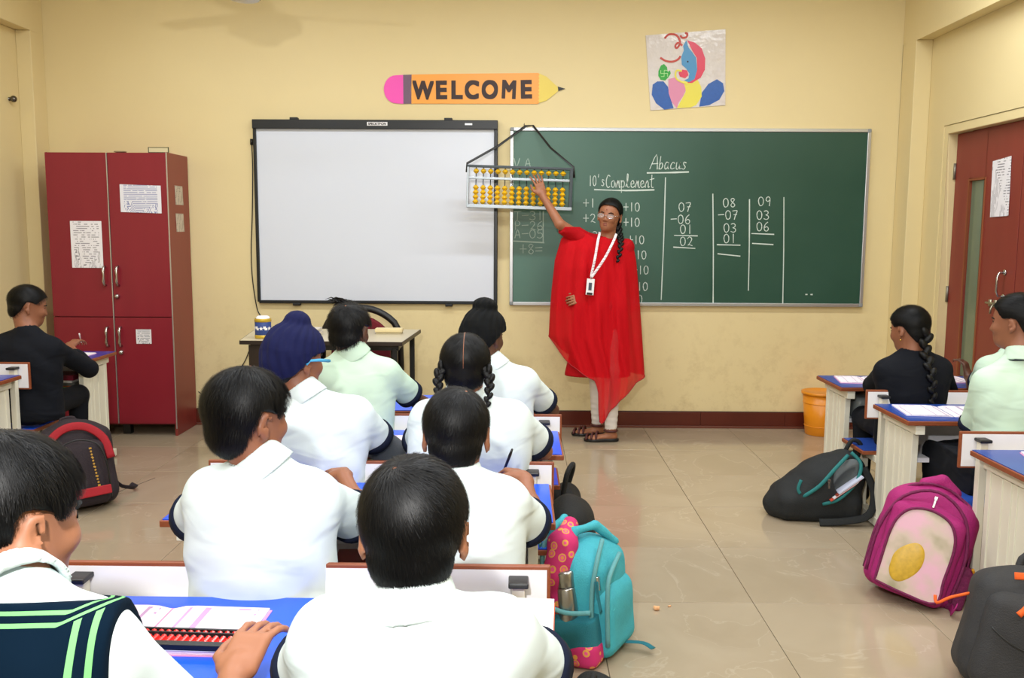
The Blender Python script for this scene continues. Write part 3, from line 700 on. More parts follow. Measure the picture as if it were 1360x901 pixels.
pf('sky_blue_shape', [(910, 53), (906, 60), (907, 66), (904, 74), (905, 84), (911, 89), (915, 95), (914, 101), (908, 104), (915, 106), (922, 102), (925, 90), (923, 75), (918, 68), (913, 62)], M_pc, 4)
pf('crimson_shape', [(901, 94), (906, 90), (912, 91), (914, 97), (910, 101), (903, 99)], M_pr, 5)
pf('green_shape', [(875, 92), (878, 85), (882, 83), (886, 87), (887, 93), (890, 91), (891, 95), (888, 100), (884, 104), (878, 103), (875, 98)], M_pg, 2)
def ribbon2(nm, pts, wpx, m, k):
    mb = MB(); P = [Vector((*PP(*p), 0)) for p in pts]; Q = spline([Vector((p.x, 0, p.y)) for p in P], 4); mb.tube([(q.x, PY-.0036-.0004*k, q.z) for q in Q], wpx*.0026, 6, flat=(0, 1, 0)); return mb.build(nm, m, po)
ribbon2('red_stroke', [(882, 51), (887, 46), (895, 46), (900, 50), (902, 57), (898, 63), (896, 60), (900, 56), (905, 60)], 3, M_po, 1)
ribbon2('red_stroke', [(877, 75), (884, 79), (893, 80), (900, 77), (903, 73)], 3, M_po, 1)
ribbon2('red_stroke', [(902, 47), (905, 50), (910, 49), (911, 45), (908, 44)], 3, M_po, 1)
ribbon2('yellow_stroke', [(905, 92), (899, 91), (897, 96), (899, 102), (906, 106), (913, 108)], 2.6, M_py, 4)
M_lg = mat('pale green line', 'B8E89C', .4)
for q in ([(882.5, 91), (882.5, 99)], [(878, 95), (887, 95)], [(882.5, 91), (886.5, 91)], [(882.5, 99), (878.5, 99)], [(878, 95), (878, 91)], [(887, 95), (887, 99)]): ribbon2('green_line', q, .7, M_lg, 3)
pf('eye', c(912.5, 80, 1.2, 1.2, 8), M_black, 5)
# ================================================================ teacher's table, chair, bin
M_lamtop = mat('speckled pale laminate', 'C8BEA4', .35, noise=.05, nscale=60)
M_dkwood = streak_mat('dark brown laminate', '1E1410', '2C1E16', 6, .45, (1, 1, 6), .02)
M_cush = mat('maroon cushion fabric', '6E1020', .85, bump=.3, bscale=200)
tt = thing('teacher_table', 'pale topped teacher table with black metal legs under the whiteboard', 'table', (-1.19, 5.6, 0))
tx0, tx1, ty0, ty1, tz = -1.735, -.650, 5.30, 5.95, .74
def tb(nm, *a, m=M_black, bev=.003, lab=None):
    o = MB().box(*a).build(nm, m, tt, None, False, bev)
    if lab: o['label'] = lab
    return o
mb = MB().prism([(tx0+.09, ty0), (tx1-.035, ty0-.03), (tx1, ty1), (tx0, ty1)], tz-.022, tz, lambda u, v, d: (u, v, d)); mb.build('tabletop', M_lamtop, tt)
mb = MB(); P4 = [(tx0+.09, ty0), (tx1-.035, ty0-.03), (tx1, ty1), (tx0, ty1)]
for i in range(4):
    a, b = Vector((*P4[i], 0)), Vector((*P4[(i+1) % 4], 0)); n_ = (b-a).normalized(); n_ = Vector((n_.y, -n_.x, 0))*.004
    q = [a, b, b+n_, a+n_]; mb.prism([(v.x, v.y) for v in q], tz-.024, tz-.001, lambda u, v, d: (u, v, d))
mb.build('edge_band', M_dkwood, tt)
tb('frame_rail', tx0+.14, ty0+.03, tz-.06, tx1-.06, ty0+.06, tz-.024); tb('frame_rail', tx1-.09, ty0+.06, tz-.055, tx1-.06, ty1-.03, tz-.024); tb('frame_rail', tx0+.1, ty1-.05, tz-.055, tx1-.06, ty1-.02, tz-.024)
for (a, b) in ((tx1-.10, ty0+.02), (tx1-.065, ty1-.06), (tx0+.12, ty1-.06), (tx1-.14, ty0+.25)): tb('leg', a, b, 0, a+.032, b+.032, tz-.05)
pd = MB().box(tx0+.13, ty0+.04, .08, tx0+.38, ty1-.08, tz-.04).build('pedestal', M_dkwood, tt, None, False, .003)
for k in range(3):
    dr = MB().box(tx0+.14, ty1-.08, .10+.2*k, tx0+.37, ty1-.062, .285+.2*k).build('drawer', M_dkwood, tt, None, False, .002)
    MB().box(tx0+.2, ty1-.062, .19+.2*k, tx0+.3, ty1-.05, .2+.2*k).build('handle', M_chrome, dr)
tb('modesty_panel', tx0+.13, ty0+.028, .30, tx0+.38, ty0+.04, tz-.03, m=M_dkwood, lab='dark brown front panel')

# tin covered with blue star paper
tn = thing('pen_tin', 'round tin wrapped in blue and gold star paper, left on the teacher table', 'tin', (-1.54, 5.42, tz))
tc_ = (-1.54, 5.42, tz)
MB().lathe([(.045, 0), (.048, .002), (.048, .118), (.045, .12), (.042, .12), (.042, .01)], tc_, 28).build('can', mat('blue star paper', '2A4488', .5), tn, None, True)
for z in (.002, .100): MB().lathe([(.0485, z), (.0497, z+.001), (.0497, z+.019), (.0485, z+.02)], tc_, 28).build('gold_band', mat('gold paper', 'C8A838', .35, .3), tn, None, True)
for k, a in enumerate((-150, -118, -88, -60, -30)):
    a = rad(a); cc = Vector(tc_)+Vector((cos(a)*.0492, sin(a)*.0492, .062)); t_ = Vector((-sin(a), cos(a), 0)); mb = MB(); P = []
    for j in range(10): r_ = .013 if j % 2 == 0 else .006; b_ = pi/2+2*pi*j/10; P.append((r_*cos(b_), r_*sin(b_)))
    if k % 2: P = [(-.012, .013), (.004, .013), (.004, .004), (.012, .004), (.012, -.010), (-.004, -.010), (-.004, -.002), (-.012, -.002)]
    mb.prism(P, 0, .0015, lambda u, v, d: cc+t_*u+Vector((0, 0, v))+Vector((cos(a), sin(a), 0))*d); mb.build('star', M_paper, tn)
tag(MB().lathe([(.038, .0), (.041, .126), (.030, .134), (.010, .130)], (tc_[0], tc_[1], tz+.001), 16).build('paper_filling', M_paper, tn, None, True), 'white crumpled paper inside')
for i, (cl, z, dx) in enumerate((('C4B49C', 0, 0), ('D8D0C4', .012, .02), ('A86860', .022, -.01), ('D4CCC0', .032, .015))):
    lab = ['lowest cream book', 'second pale book', 'third thin red book', 'topmost pale book'][i]+' in the pile beside the blue tin'
    tag(bx('book', -1.475+dx, 5.50, tz+z, -1.25+dx, 5.66, tz+z+(.0115 if i != 1 else .0095), mat('cover '+cl, cl, .6), None, (-1.36, 5.58, tz+z), .0015), lab, 'book', 'books beside the tin')
tag(MB().tube([(-1.42, 5.47, tz+.055), (-1.32, 5.50, tz+.050), (-1.28, 5.56, tz+.048)], .004, 6).build('pen', M_black, None, (-1.35, 5.5, tz+.05), True), 'black pen lying on the pile of books', 'pen')
dsr = thing('duster', 'cream wooden chalk duster near the far right of the teacher table', 'duster', (-.83, 5.72, tz))
bx('felt', -.90, 5.66, tz, -.735, 5.72, tz+.012, mat('grey felt', 'B0A484', .95), dsr, None, .003); bx('block', -.903, 5.657, tz+.012, -.732, 5.723, tz+.036, mat('cream wood', 'DCCB9C', .6), dsr, None, .004)

ch = thing('teacher_chair', 'black framed chair with maroon cushions behind the teacher table', 'chair', (-1.07, 6.06, 0))
cxx, cyy = -1.07, 6.1
arch = [(cxx-.26+.52*t, cyy+.03, .70+.165*sin(pi*t)**.6) for t in np.linspace(0, 1, 15)]
MB().tube([(cxx-.27, cyy, .44)]+arch+[(cxx+.27, cyy, .44)], .024, 10).build('back_frame', M_black, ch, None, True)
MB().prism([(cxx-.20+.40*t, .68+.135*sin(pi*t)**.7) for t in np.linspace(0, 1, 12)]+[(cxx+.2, .50), (cxx-.2, .50)], cyy-.02, cyy+.03, lambda u, v, d: (u, d, v)).build('back_cushion', M_cush, ch, None, False, .012)
MB().box(cxx-.24, cyy-.42, .41, cxx+.24, cyy-.02, .47).build('seat_cushion', M_cush, ch, None, False, .02)
for sx_ in (-1, 1):
    MB().tube([(cxx+sx_*.27, cyy-.38, 0), (cxx+sx_*.27, cyy-.38, .63), (cxx+sx_*.27, cyy-.30, .66), (cxx+sx_*.27, cyy, .66)], .014, 8).build('arm_frame', M_black, ch, None, True)
    MB().tube([(cxx+sx_*.26, cyy, .46), (cxx+sx_*.26, cyy+.03, 0)], .013, 8).build('leg', M_black, ch, None, True)
    MB().tube([(cxx+sx_*.255, cyy-.4, .42), (cxx+sx_*.255, cyy, .42)], .012, 8).build('seat_rail', M_black, ch, None, True)

bn = thing('waste_bin', 'orange plastic waste bin standing by the skirting on the right', 'bin', (2.10, 6.19, 0))
bc = (2.10, 6.19, 0); M_or = mat('orange plastic', 'E08A10', .35)
MB().lathe([(.100, 0), (.104, .004), (.128, .285), (.124, .285), (.098, .01)], bc, 32).build('bucket', M_or, bn, None, True)
MB().lathe([(.126, .280), (.138, .284), (.138, .300), (.130, .302), (.124, .298)], bc, 32).build('rim', M_or, bn, None, True)
for z in (.06, .22): MB().lathe([(.1045+.0855*z, z), (.1075+.0855*z, z+.003), (.1045+.0855*z, z+.006)], bc, 32).build('ridge', M_or, bn, None, True)

# ================================================================ the bench desks
def make_desk(W=1.09, H=.60, first=True):
    """origin: floor under the near left corner of the top; top depth .38; the bench of the row in front is part of the unit"""
    d = thing('bench_desk', None, 'desk', (0, 0, 0), local=True)
    D = .385
    MB().box(0, 0, H-.022, W, D, H-.003).build('desktop', M_brownedge, d, None, False, .003)
    MB().box(.007, .007, H-.006, W-.007, D-.004, H).build('laminate_top', M_blue, d)
    for x0 in (.045, W-.045-.03):
        p = MB(); xx0, xx1 = x0, x0+.028
        p.prism([(.075, .05), (.335, .05), (.335, H-.07), (.06, H-.07)], xx0+.005, xx1-.005, lambda u, v, dd: (dd, u, v))
        p.prism([(.060, .05), (.085, .05), (.072, H-.06), (.050, H-.06)], xx0, xx1, lambda u, v, dd: (dd, u, v))      # edge stile
        p.box(xx0, .315, .05, xx1, .345, H-.06)
        for yy in (.135, .175, .235): p.box(xx0+.001, yy, .05, xx1-.001, yy+.012, H-.07)
        p.build('side_panel', M_cream, d, None, False, .002)
        MB().box(x0-.004, .012, H-.064, x0+.036, .36, H-.022).build('top_bracket', M_cream, d, None, False, .002)
        MB().box(x0-.006, .02, 0.008, x0+.040, .76, .052).build('floor_rail', M_cream, d, None, False, .003)
        for yy in (.05, .70): MB().lathe([(.012, 0), (.012, .01)], (x0+.017, yy, 0), 10).build('foot', M_black, d)
        MB().box(x0+.002, .40, .05, x0+.030, .432, H+.03).build('upright', M_cream, d, None, False, .002)
        MB().box(x0-.006, .385, H+.022, x0+.038, .437, H+.034).build('upright_cap', M_black, d, None, False, .003)
        MB().box(x0+.0, .60, .05, x0+.032, .632, .335).build('seat_leg', M_cream, d, None, False, .002)
        MB().box(x0+.0, .432, .305, x0+.032, .70, .337).build('seat_bearer', M_cream, d, None, False, .002)
    MB().box(.07, .075, H-.20, W-.07, .335, H-.18).build('shelf', M_whitelam, d, None, False, .001)
    MB().box(.07, .325, H-.20, W-.07, .338, H-.03).build('back_panel', M_whitelam, d)
    MB().box(.075, .32, .15, W-.075, .34, .19).build('stretcher', M_cream, d, None, False, .002)
    MB().box(.07, .402, H-.055, W-.07, .428, H-.025).build('cross_rail', M_cream, d, None, False, .002)
    bk = MB().box(-.012, .438, H-.085, W+.012, .452, H+.055).build('backrest', M_brownedge, d, None, False, .003)
    MB().box(-.004, .4365, H-.077, W+.004, .4535, H+.046).build('backrest_face', M_whitelam, d)
    MB().box(-.01, .455, .337, W+.01, .735, .355).build('seat', M_brownedge, d, None, False, .003)
    MB().box(-.002, .463, .353, W+.002, .727, .358).build('seat_laminate', M_blue, d)
    return d
DK = make_desk()
def put(o, loc, rz, label, group=None):
    o.location = loc; o.rotation_euler = (0, 0, rad(rz)); o['label'] = label
    return o
def recolour(d, nm, m):
    for c_ in d.children:
        if c_.name.split('.')[0] in nm:
            c_.data = c_.data.copy(); c_.data.materials[0] = m
def trim_front(o):       # the front row has no bench before it
    for c_ in list(o.children):
        if c_.name.split('.')[0] in ('backrest', 'backrest_face', 'seat', 'seat_laminate', 'upright', 'upright_cap', 'seat_leg', 'seat_bearer', 'cross_rail'):
            bpy.data.objects.remove(c_)
        elif c_.name.startswith('floor_rail') or (c_.name.split('.')[0] == 'foot'):
            me = c_.data.copy(); c_.data = me
            for v_ in me.vertices:
                if v_.co.y > .5: v_.co.y -= .36
cdef = [((-1.030, 1.505, 0), -.3, 'nearest bench desk, bright blue top with open workbook and red abacus'),
        ((-.985, 2.405, 0), 0, 'bench desk in the middle row directly behind the nearest one'),
        ((-.925, 3.165, 0), 0, 'third bench desk from the front edge of the photo, middle column'),
        ((-.93, 3.94, 0), 0, 'bench desk nearest the teacher table, middle column')]
rdef = [((1.662, 4.62, 0), 0, 'bench desk by the orange waste bin'),
        ((1.655, 3.79, 0), 0, 'bench desk between the black bag and the magenta bag'),
        ((1.668, 2.90, 0), 0, 'bench desk on the right edge above the orange trimmed bag')]
for i, (l, r_, lb) in enumerate(cdef+rdef):
    o = DK if i == 0 else copy_tree(DK)
    put(o, l, r_, lb); o['group'] = 'blue topped bench desks'
    if i in (3, 4): trim_front(o)
    if i >= 4: recolour(o, ('laminate_top', 'seat_laminate'), M_bluelamdark)
DL = make_desk(.70, .655)
recolour(DL, ('laminate_top',), M_bluev)
put(DL, (-3.265+.10, 5.03, 0), 0, 'violet topped bench desk in front of the crimson cupboard'); DL['group'] = 'violet topped bench desks'
DL.location.x = -2.43-.70
o = copy_tree(DL); put(o, (-2.515-.70, 4.13, 0), 0, 'violet topped bench desk at the left edge of the photo'); o['group'] = 'violet topped bench desks'; trim_front(DL)

# ---------------------------------------------------------------- things on the desks
def notebook(label, c_, w_, d_, rz, z, cover, page, th=.006, name='workbook', open_=True, group=None):
    o = thing(name, label, 'book', (c_[0], c_[1], z), (0, 0, rad(rz)), group, local=True)
    MB().box(-w_/2, -d_/2, 0, w_/2, d_/2, .0015).build('cover', cover, o)
    if open_:
        for sgn in (-1, 1):
            mb = MB(); vs = []; n_ = 8
            for k in range(n_+1):
                t = k/n_; x = sgn*(.002+t*(w_/2-.006)); zz = .0015+th*(1-.35*t)*(min(1, t*5)**.5)*.9+.001
                for y in (-d_/2+.004, d_/2-.004): vs += [(x, y, zz), (x, y, .0015)]
            fs = []
            for k in range(n_):
                a = 4*k; fs += [(a, a+4, a+6, a+2), (a, a+1, a+5, a+4), (a+2, a+6, a+7, a+3)]
            fs.append((4*n_, 4*n_+1, 4*n_+3, 4*n_+2)); mb.add(vs, fs); mb.build('page_block', page, o)
    else: MB().box(-w_/2+.003, -d_/2+.003, .0015, w_/2-.002, d_/2-.003, th).build('page_block', page, o)
    return o
M_pinkc = mat('pink book cover', 'D890B8', .4); M_bluec = mat('blue book cover', '2A50B0', .4); M_orc = mat('orange book cover', 'E0602C', .4)
notebook('open pink workbook under the near boy\'s hand', (-.725, 1.715), .42, .21, -1.5, .600, M_pinkc, P_book, .009)
# big white workbook with an orange cover at the right end of the nearest desk
notebook('large white book with orange cover under the nearest boy\'s elbow', (-.06, 1.735), .27, .27, -3, .600, M_orc, M_paper, .012, open_=False)
tag(MB().tube([(-.925, 1.735, .612), (-.90, 1.81, .612)], .0028, 6).build('pencil', M_paper, None, (-.91, 1.77, .609), True), 'white pencil lying on the left page of the pink workbook', 'pencil')
# small red abacus on the workbook
sa = thing('pupil_abacus', 'small black framed abacus with red beads lying on the pink workbook', 'abacus', (-.625, 1.645, .611), (0, 0, rad(-3)), None, True)
W2 = .105
MB().box(-W2, .030, 0, W2, .036, .012).build('frame_rail', M_black, sa, None, False, .001); MB().box(-W2, -.038, 0, W2, -.020, .012).build('frame_rail', M_black, sa, None, False, .001)
MB().box(-W2, .014, 0, W2, .018, .012).build('reckoning_bar', M_black, sa); MB().box(-W2-.004, -.038, 0, -W2+.002, .036, .012).build('frame_side', M_black, sa); MB().box(W2-.002, -.038, 0, W2+.004, .036, .012).build('frame_side', M_black, sa)
MB().box(-W2, -.038, 0, W2, .036, .001).build('backing', mat('white plastic', 'E8E4E8', .4), sa)
M_rb = mat('red bead', 'E02420', .3); b0 = None
for i in range(14):
    x = -W2+.011+i*(2*W2-.022)/13; MB().tube([(x, -.03, .007), (x, .033, .007)], .001, 5).build('rod', M_black, sa)
    for y in [.024]+[-.0165+.0066*j for j in range(4)]:
        if b0 is None: b0 = MB().lathe([(.002, -.0031), (.006, -.0004), (.006, .0004), (.002, .0031)], (x, y, .007), 8, Matrix.Rotation(pi/2, 3, 'X')).build('bead', M_rb, sa); q0 = (x, y)
        else: c_ = b0.copy(); COL.objects.link(c_); c_.parent = sa; c_.location = (x-q0[0], y-q0[1], 0)
notebook('pink workbook behind the arm of the boy in white, second desk row', (-.44, 2.60), .26, .18, 0, .600, M_pinkc, P_book)
notebook('pink workbook beside the navy turbaned boy', (-.56, 3.33), .26, .19, 4, .600, M_pinkc, P_book)
notebook('thin pale workbook in front of the black turbaned boy', (.02, 4.10), .26, .18, 0, .600, M_pinkc, P_book2)
notebook('open workbook at the left end of the desk near the waste bin', (1.86, 4.83), .28, .22, -10, .600, M_pinkc, P_book2)
notebook('open workbook lying past the blazer girl on the desk near the waste bin', (2.30, 4.86), .26, .20, 6, .600, M_pinkc, P_book2)
notebook('large open workbook on a blue cover beside the girl in white', (1.90, 3.98), .40, .24, -7, .600, M_bluec, P_book2, .008)
notebook('pink workbook on the right edge desk above the orange trimmed bag', (1.96, 3.08), .34, .24, -14, .600, M_pinkc, P_book2, .008)
notebook('white workbook on the violet desk by the boy in the blazer', (-2.60, 5.21), .20, .2, 0, .655, M_pinkc, M_paper)
notebook('white workbook at the end of the left edge desk', (-2.68, 4.32), .20, .2, 0, .655, M_pinkc, M_paper)
text('lettering', 'ETTE', .016, (.925, .315, .6003), Matrix.Identity(3), M_paper, [c_ for c_ in bpy.data.objects if c_.get('label', '').startswith('bench desk in the middle')][0], .0006, .0002) if False else None
def shelfbooks(x0, y0, z, items, where, grp):
    zz = z
    for i, (cl, w_, d_, t_) in enumerate(items):
        o = thing('book', where[i], 'book', (x0, y0, zz), (0, 0, rad(random.uniform(-6, 6))), grp, True)
        MB().box(-w_/2, -d_/2, 0, w_/2, d_/2, t_).build('cover', mat('cover '+cl, cl, .4), o, None, False, .001)
        MB().box(-w_/2+.004, d_/2-.006, .0015, w_/2-.004, d_/2+.0005, t_-.0015).build('page_block', M_paper, o)
        zz += t_+.0004
shelfbooks(-.59, 4.13, .401, [('16306E', .30, .2, .030), ('C07888', .28, .19, .006), ('2C3C70', .26, .19, .014), ('B01828', .27, .18, .022)],
           ['thick navy book at the bottom of the desk shelf pile near the spiky haired boy', 'thin pink book on the navy one in the same pile', 'slate blue book under the red one in the same pile', 'red book on top of the pile beside the spiky haired boy'], 'books on the far desk shelf')
shelfbooks(-2.66, 5.20, .457, [('4A6A40', .24, .2, .018), ('3E8A3A', .22, .18, .01), ('C86038', .2, .17, .008), ('5A5850', .22, .18, .016), ('C8C0B8', .2, .18, .012), ('7A2030', .2, .16, .03)],
           ['dark green book at the bottom of the violet desk shelf', 'bright green folder in the violet desk shelf', 'orange booklet in the violet desk shelf', 'grey book in the violet desk shelf', 'white book in the violet desk shelf', 'maroon pouch topping the books in the violet desk shelf'], 'books in the violet desk shelf')
shelfbooks(-.36, 2.58, .401, [('A83020', .36, .22, .02), ('3A8A48', .10, .10, .026)],
           ['orange red book in the shelf of the second desk', 'green box in the shelf of the second desk'], 'things in the second desk shelf')
# grey plastic pouch in the shelf by the bin
v = Vol((1.74, 4.66, .39), (2.06, 4.93, .56), .008); v.rbox((1.90, 4.80, .465), (.13, .10, .065), .03); v.disp(lambda X, Y, Z: np.sin(60*X+20*np.sin(9*Z))*np.sin(50*Z+13*Y), .004)
tag(v.mesh('plastic_pouch', mat('grey plastic film', '8A9090', .25, noise=.3, nscale=16), None, (1.90, 4.80, .40)), 'grey plastic pouch on the shelf of the desk near the bin', 'pouch')
mb = MB(); random.seed(9)
v = Vol((.49, 3.18, -.005), (.56, 3.25, .03), .0022); v.ell((.517, 3.216, .008), (.013, .010, .009)); v.disp(lambda X, Y, Z: np.sin(300*X)*np.sin(260*Y+200*Z), .002)
tag(v.mesh('chalk_piece', mat('peach chalk', 'E8B080', .9), None, (.517, 3.216, 0)), 'small peach chalk lump lying on the floor tiles', 'chalk')
tag(MB().tube([(.565, 3.245, .003), (.575, 3.25, .003)], .003, 6).build('chalk_crumb', mat('peach chalk', 'E8B080', .9), None, (.57, 3.25, 0), True), 'tiny orange chalk crumb beyond the chalk lump', 'chalk')
# ceiling fan whose motor rim shows at the top edge of the photograph
fx, fy, fz = -1.235, 4.2, 2.405
fan = thing('ceiling_fan', 'ceiling fan motor just showing at the top edge above the whiteboard', 'fan', (fx, fy, fz))
fw_ = mat('ivory fan enamel', 'D8D4C8', .3)
MB().lathe([(.02, .0), (.062, .006), (.068, .015)], (fx, fy, fz), 32).build('motor_cap', fw_, fan, None, True)
MB().lathe([(.068, .013), (.0715, .016), (.0715, .022), (.067, .024)], (fx, fy, fz), 32).build('rim', M_black, fan, None, True)
MB().lathe([(.066, .022), (.16, .055), (.17, .09), (.15, .13), (.05, .15), (.03, .2)], (fx, fy, fz), 32).build('motor', fw_, fan, None, True)
MB().tube([(fx, fy, fz+.19), (fx, fy, ZC)], .012, 8).build('down_rod', fw_, fan, None, True)
for a in (25, 145, 265):
    R = Matrix.Rotation(rad(a), 3, 'Z') @ Matrix.Rotation(rad(9), 3, 'X'); MB().obox(Vector((fx, fy, fz+.135))+R @ Vector((.42, 0, 0)), (.28, .06, .003), R).build('blade', fw_, fan, None, False, .002)
mb = MB(); mb.sph((-3.33, 6.08, 2.235), .022, 14).lathe([(.012, 0), (.012, .03), (.02, .032), (.02, .036)], (-3.335, 6.08, 2.235), 14, Matrix.Rotation(-pi/2, 3, 'Y'))
tag(mb.build('curtain_knob', mat('dark steel', '6A665E', .2, .9), None, (-3.34, 6.08, 2.235), True), 'round steel knob on the left wall recess, left photo edge', 'knob')
# ================================================================ school bags (local frame: front faces -y, z up)
def fabric(name, col, bump=.35, bs=260, rough=.75, noise=.12): return mat(name, col, rough, noise=noise, nscale=30, bump=bump, bscale=bs)
def folds(amp, a=0, sc_=1):
    def f(X, Y, Z):
        X, Y, Z = X*sc_, Y*sc_, Z*sc_
        u = 34*X+21*Z+2.2*np.sin(13*Y+9*Z+a); v = 27*Z-19*X+15*Y+1.9*np.sin(17*X+8*Y+2*a)
        return amp*(.6*np.sin(u)*np.sin(v*.7)+.4*(1-2*np.abs(np.sin(.5*v+.8*np.sin(11*X+a)))))
    return f
def arch_pts(w, z0, z1, y, n=20, r=.5):
    P = [(-w, y, z0)]
    for i in range(n+1):
        a = pi-pi*i/n; P.append((w*cos(a), y, z1-r*w+(r*w)*sin(a) if True else 0))
    return P+[(w, y, z0)]
def bag(label, loc, rot, w, d, h, m, group=None, seed=0, rd=.06, pocket=None, sag=0):
    t = thing('school_bag', label, 'bag', loc, tuple(rad(a) for a in rot), group, True)
    v = Vol((-w-.06, -d-.06, -.01), (w+.06, d+.06, h+.09), .0075)
    v.rbox((0, 0, h*.46), (w, d, h*.46), rd, .01); v.ell((0, .0, h*.70), (w*.92, d*.90, h*.34), .05)
    v.disp(folds(.004, seed), 1)
    v.cut((0, 0, .002), (0, 0, -1))
    v.mesh('main_body', m, t)
    if pocket:
        pw, pd_, ph, pm = pocket
        v = Vol((-pw-.03, -d-pd_-.05, .0), (pw+.03, 0, ph+.05), .006)
        v.rbox((0, -d+.02, ph*.48), (pw, pd_+.02, ph*.47), .045, .01); v.ell((0, -d+.02, ph*.68), (pw*.92, pd_+.022, ph*.33), .03); v.disp(folds(.0025, seed+1), 1)
        v.mesh('front_pocket', pm, t)
    return t
def bpipe(t, nm, pts, r, m, lab=None, flat_=None, sub=None):
    o = MB().tube(spline(pts, 4), r, 8, flat=flat_).build(nm, m, sub or t, None, True)
    if lab: o['label'] = lab
    return o
def puller(t, x, y, z, m=M_chrome, dz=.03, R=None):
    mb = MB().obox((x, y, z), (.006, .004, .007)).obox((x, y-.003, z-.007-dz/2), (.004, .0015, dz/2)); return mb.build('zip_puller', m, t, None, False, .001)

# --- maroon and black bag, left
F_plum = fabric('plum black nylon', '22161F'); F_redt = fabric('bright red nylon', 'A01020', .2)
b = bag('dark plum school bag with red arch trim beside the violet desk', (-2.195, 4.42, 0), (-12, -4, 34), .175, .11, .43, F_plum, seed=1, pocket=(.125, .055, .34, F_plum))
P = [(-.155, -.125, .06), (-.158, -.128, .20), (-.13, -.130, .32), (-.07, -.128, .385), (0, -.126, .405), (.07, -.128, .385), (.13, -.130, .32), (.150, -.130, .22)]
bpipe(b, 'red_arch', P, .020, F_redt, 'bright red arch trim', (0, 1, .2))
bpipe(b, 'pocket_piping', [(-.118, -.168, .03), (-.12, -.178, .2), (-.09, -.176, .3), (0, -.172, .335), (.09, -.176, .3), (.12, -.178, .2), (.12, -.168, .03)], .004, M_black)
MB().obox((0.01, -.186, .072), (.112, .006, .022)).build('red_band', F_redt, b, None, False, .005)
MB().obox((-.175, -.02, .13), (.012, .075, .10)).build('side_pocket', F_redt, b, None, False, .01)
bpipe(b, 'zip', [(-.085, -.183, .28), (-.05, -.186, .20), (-.045, -.186, .12)], .004, M_black)
puller(b, -.095, -.186, .30); puller(b, -.100, -.186, .17)
mb = MB()
for k in range(13): mb.obox((.055+.0012*k, -.184, .285-.0155*k), (.004+.002*(k % 3 == 0), .001, .0045), Matrix.Rotation(.3*(k % 4), 3, 'Y'))
mb.build('gold_lettering', mat('gold thread', 'B08428', .4), b)
bpipe(b, 'handle', [(-.03, .04, .41), (-.03, .045, .45), (.03, .045, .45), (.03, .04, .41)], .008, F_plum)
bpipe(b, 'strap', [(.10, .12, .33), (.16, .16, .20), (.20, .13, .07), (.26, .12, .035), (.29, .16, .03), (.27, .2, .05)], .013, F_plum, None, (0, 0, 1))
bpipe(b, 'strap', [(.10, -.05, .01), (.18, -.10, .045), (.26, -.14, .062), (.33, -.17, .078)], .006, F_plum, None, (0, 0, 1))

# --- teal and pink bag with a steel flask, standing beside the middle desks
F_teal = fabric('teal nylon', '3CA8B8', .25, 200); F_teald = fabric('teal mesh', '1E7C8C', .8, 420); F_tealt = fabric('grey teal trim', '5E9CA0', .3)
def flower_mat():
    m = mat('pink flower print fabric', 'C8286C', .75); nt, N, b_ = nodes(m); tc = N.new('ShaderNodeTexCoord')
    vo = N.new('ShaderNodeTexVoronoi'); vo.inputs['Scale'].default_value = 26; vo.inputs['Randomness'].default_value = .55; nt.links.new(tc.outputs['Object'], vo.inputs['Vector'])
    cr = N.new('ShaderNodeValToRGB'); cr.color_ramp.interpolation = 'CONSTANT'; e = cr.color_ramp.elements
    e[0].position = 0; e[0].color = (*L('E89048'), 1); e[1].position = .16; e[1].color = (*L('E8508C'), 1)
    for p_, c_ in ((.26, 'E0A048'), (.36, 'C8286C')): k = e.new(p_); k.color = (*L(c_), 1)
    nt.links.new(vo.outputs['Distance'], cr.inputs[0]); nt.links.new(cr.outputs[0], b_.inputs['Base Color']); return m
F_fl = flower_mat()
b = bag('teal and pink school bag with a steel flask in its side pocket', (.262, 2.92, 0), (-6, 0, 62), .135, .095, .37, F_teal, seed=3, pocket=(.12, .022, .25, F_teal))
v = Vol((-.24, -.13, .0), (-.08, .13, .30), .006); v.rbox((-.138, .0, .115), (.045, .085, .105), .03); v.cut((0, 0, .20), (-.25, 0, 1)); v.disp(folds(.002, 5), 1)
tag(v.mesh('side_pocket', F_teald, b), 'dark teal mesh side pocket')
v = Vol((-.245, -.13, -.01), (-.10, .13, .12), .006); v.rbox((-.141, .0, .045), (.046, .088, .047), .03); v.cut((0, 0, .065), (0, .35, 1))
tag(v.mesh('flower_panel', F_fl, b), 'pink flower print panel')
v = Vol((-.2, -.10, .15), (.0, .16, .52), .007); v.path([(-.115, .06, .18), (-.125, .05, .28), (-.09, .04, .38), (-.03, .04, .42)], [.045, .05, .05, .03]); v.disp(folds(.004, 7), 1)
tag(v.mesh('flower_side', F_fl, b), 'pink flower print side fabric')
v = Vol((-.17, -.12, .32), (.17, .14, .54), .007); v.path([(-.10, .02, .36), (-.06, .01, .415), (.02, -.03, .415), (.09, -.07, .34)], [.012, .014, .014, .012]); v.path([(-.11, .08, .35), (-.09, .07, .43), (-.02, .06, .445), (.05, .06, .37)], [.010, .012, .012, .010]); v.disp(folds(.004, 2), 1)
v.mesh('lid_flap', F_teal, b)
for P in ([(-.142, -.06, .10), (-.143, -.075, .24), (-.11, -.085, .33), (-.04, -.08, .385)], [(-.135, .095, .12), (-.145, .095, .26), (-.12, .10, .36), (-.05, .10, .42)], [(-.12, -.105, .06), (-.12, -.115, .2), (-.10, -.12, .28), (0, -.12, .33)], [(-.178, -.08, .19), (-.186, 0, .185), (-.176, .08, .20)]):
    bpipe(b, 'trim_piping', P, .008, F_tealt)
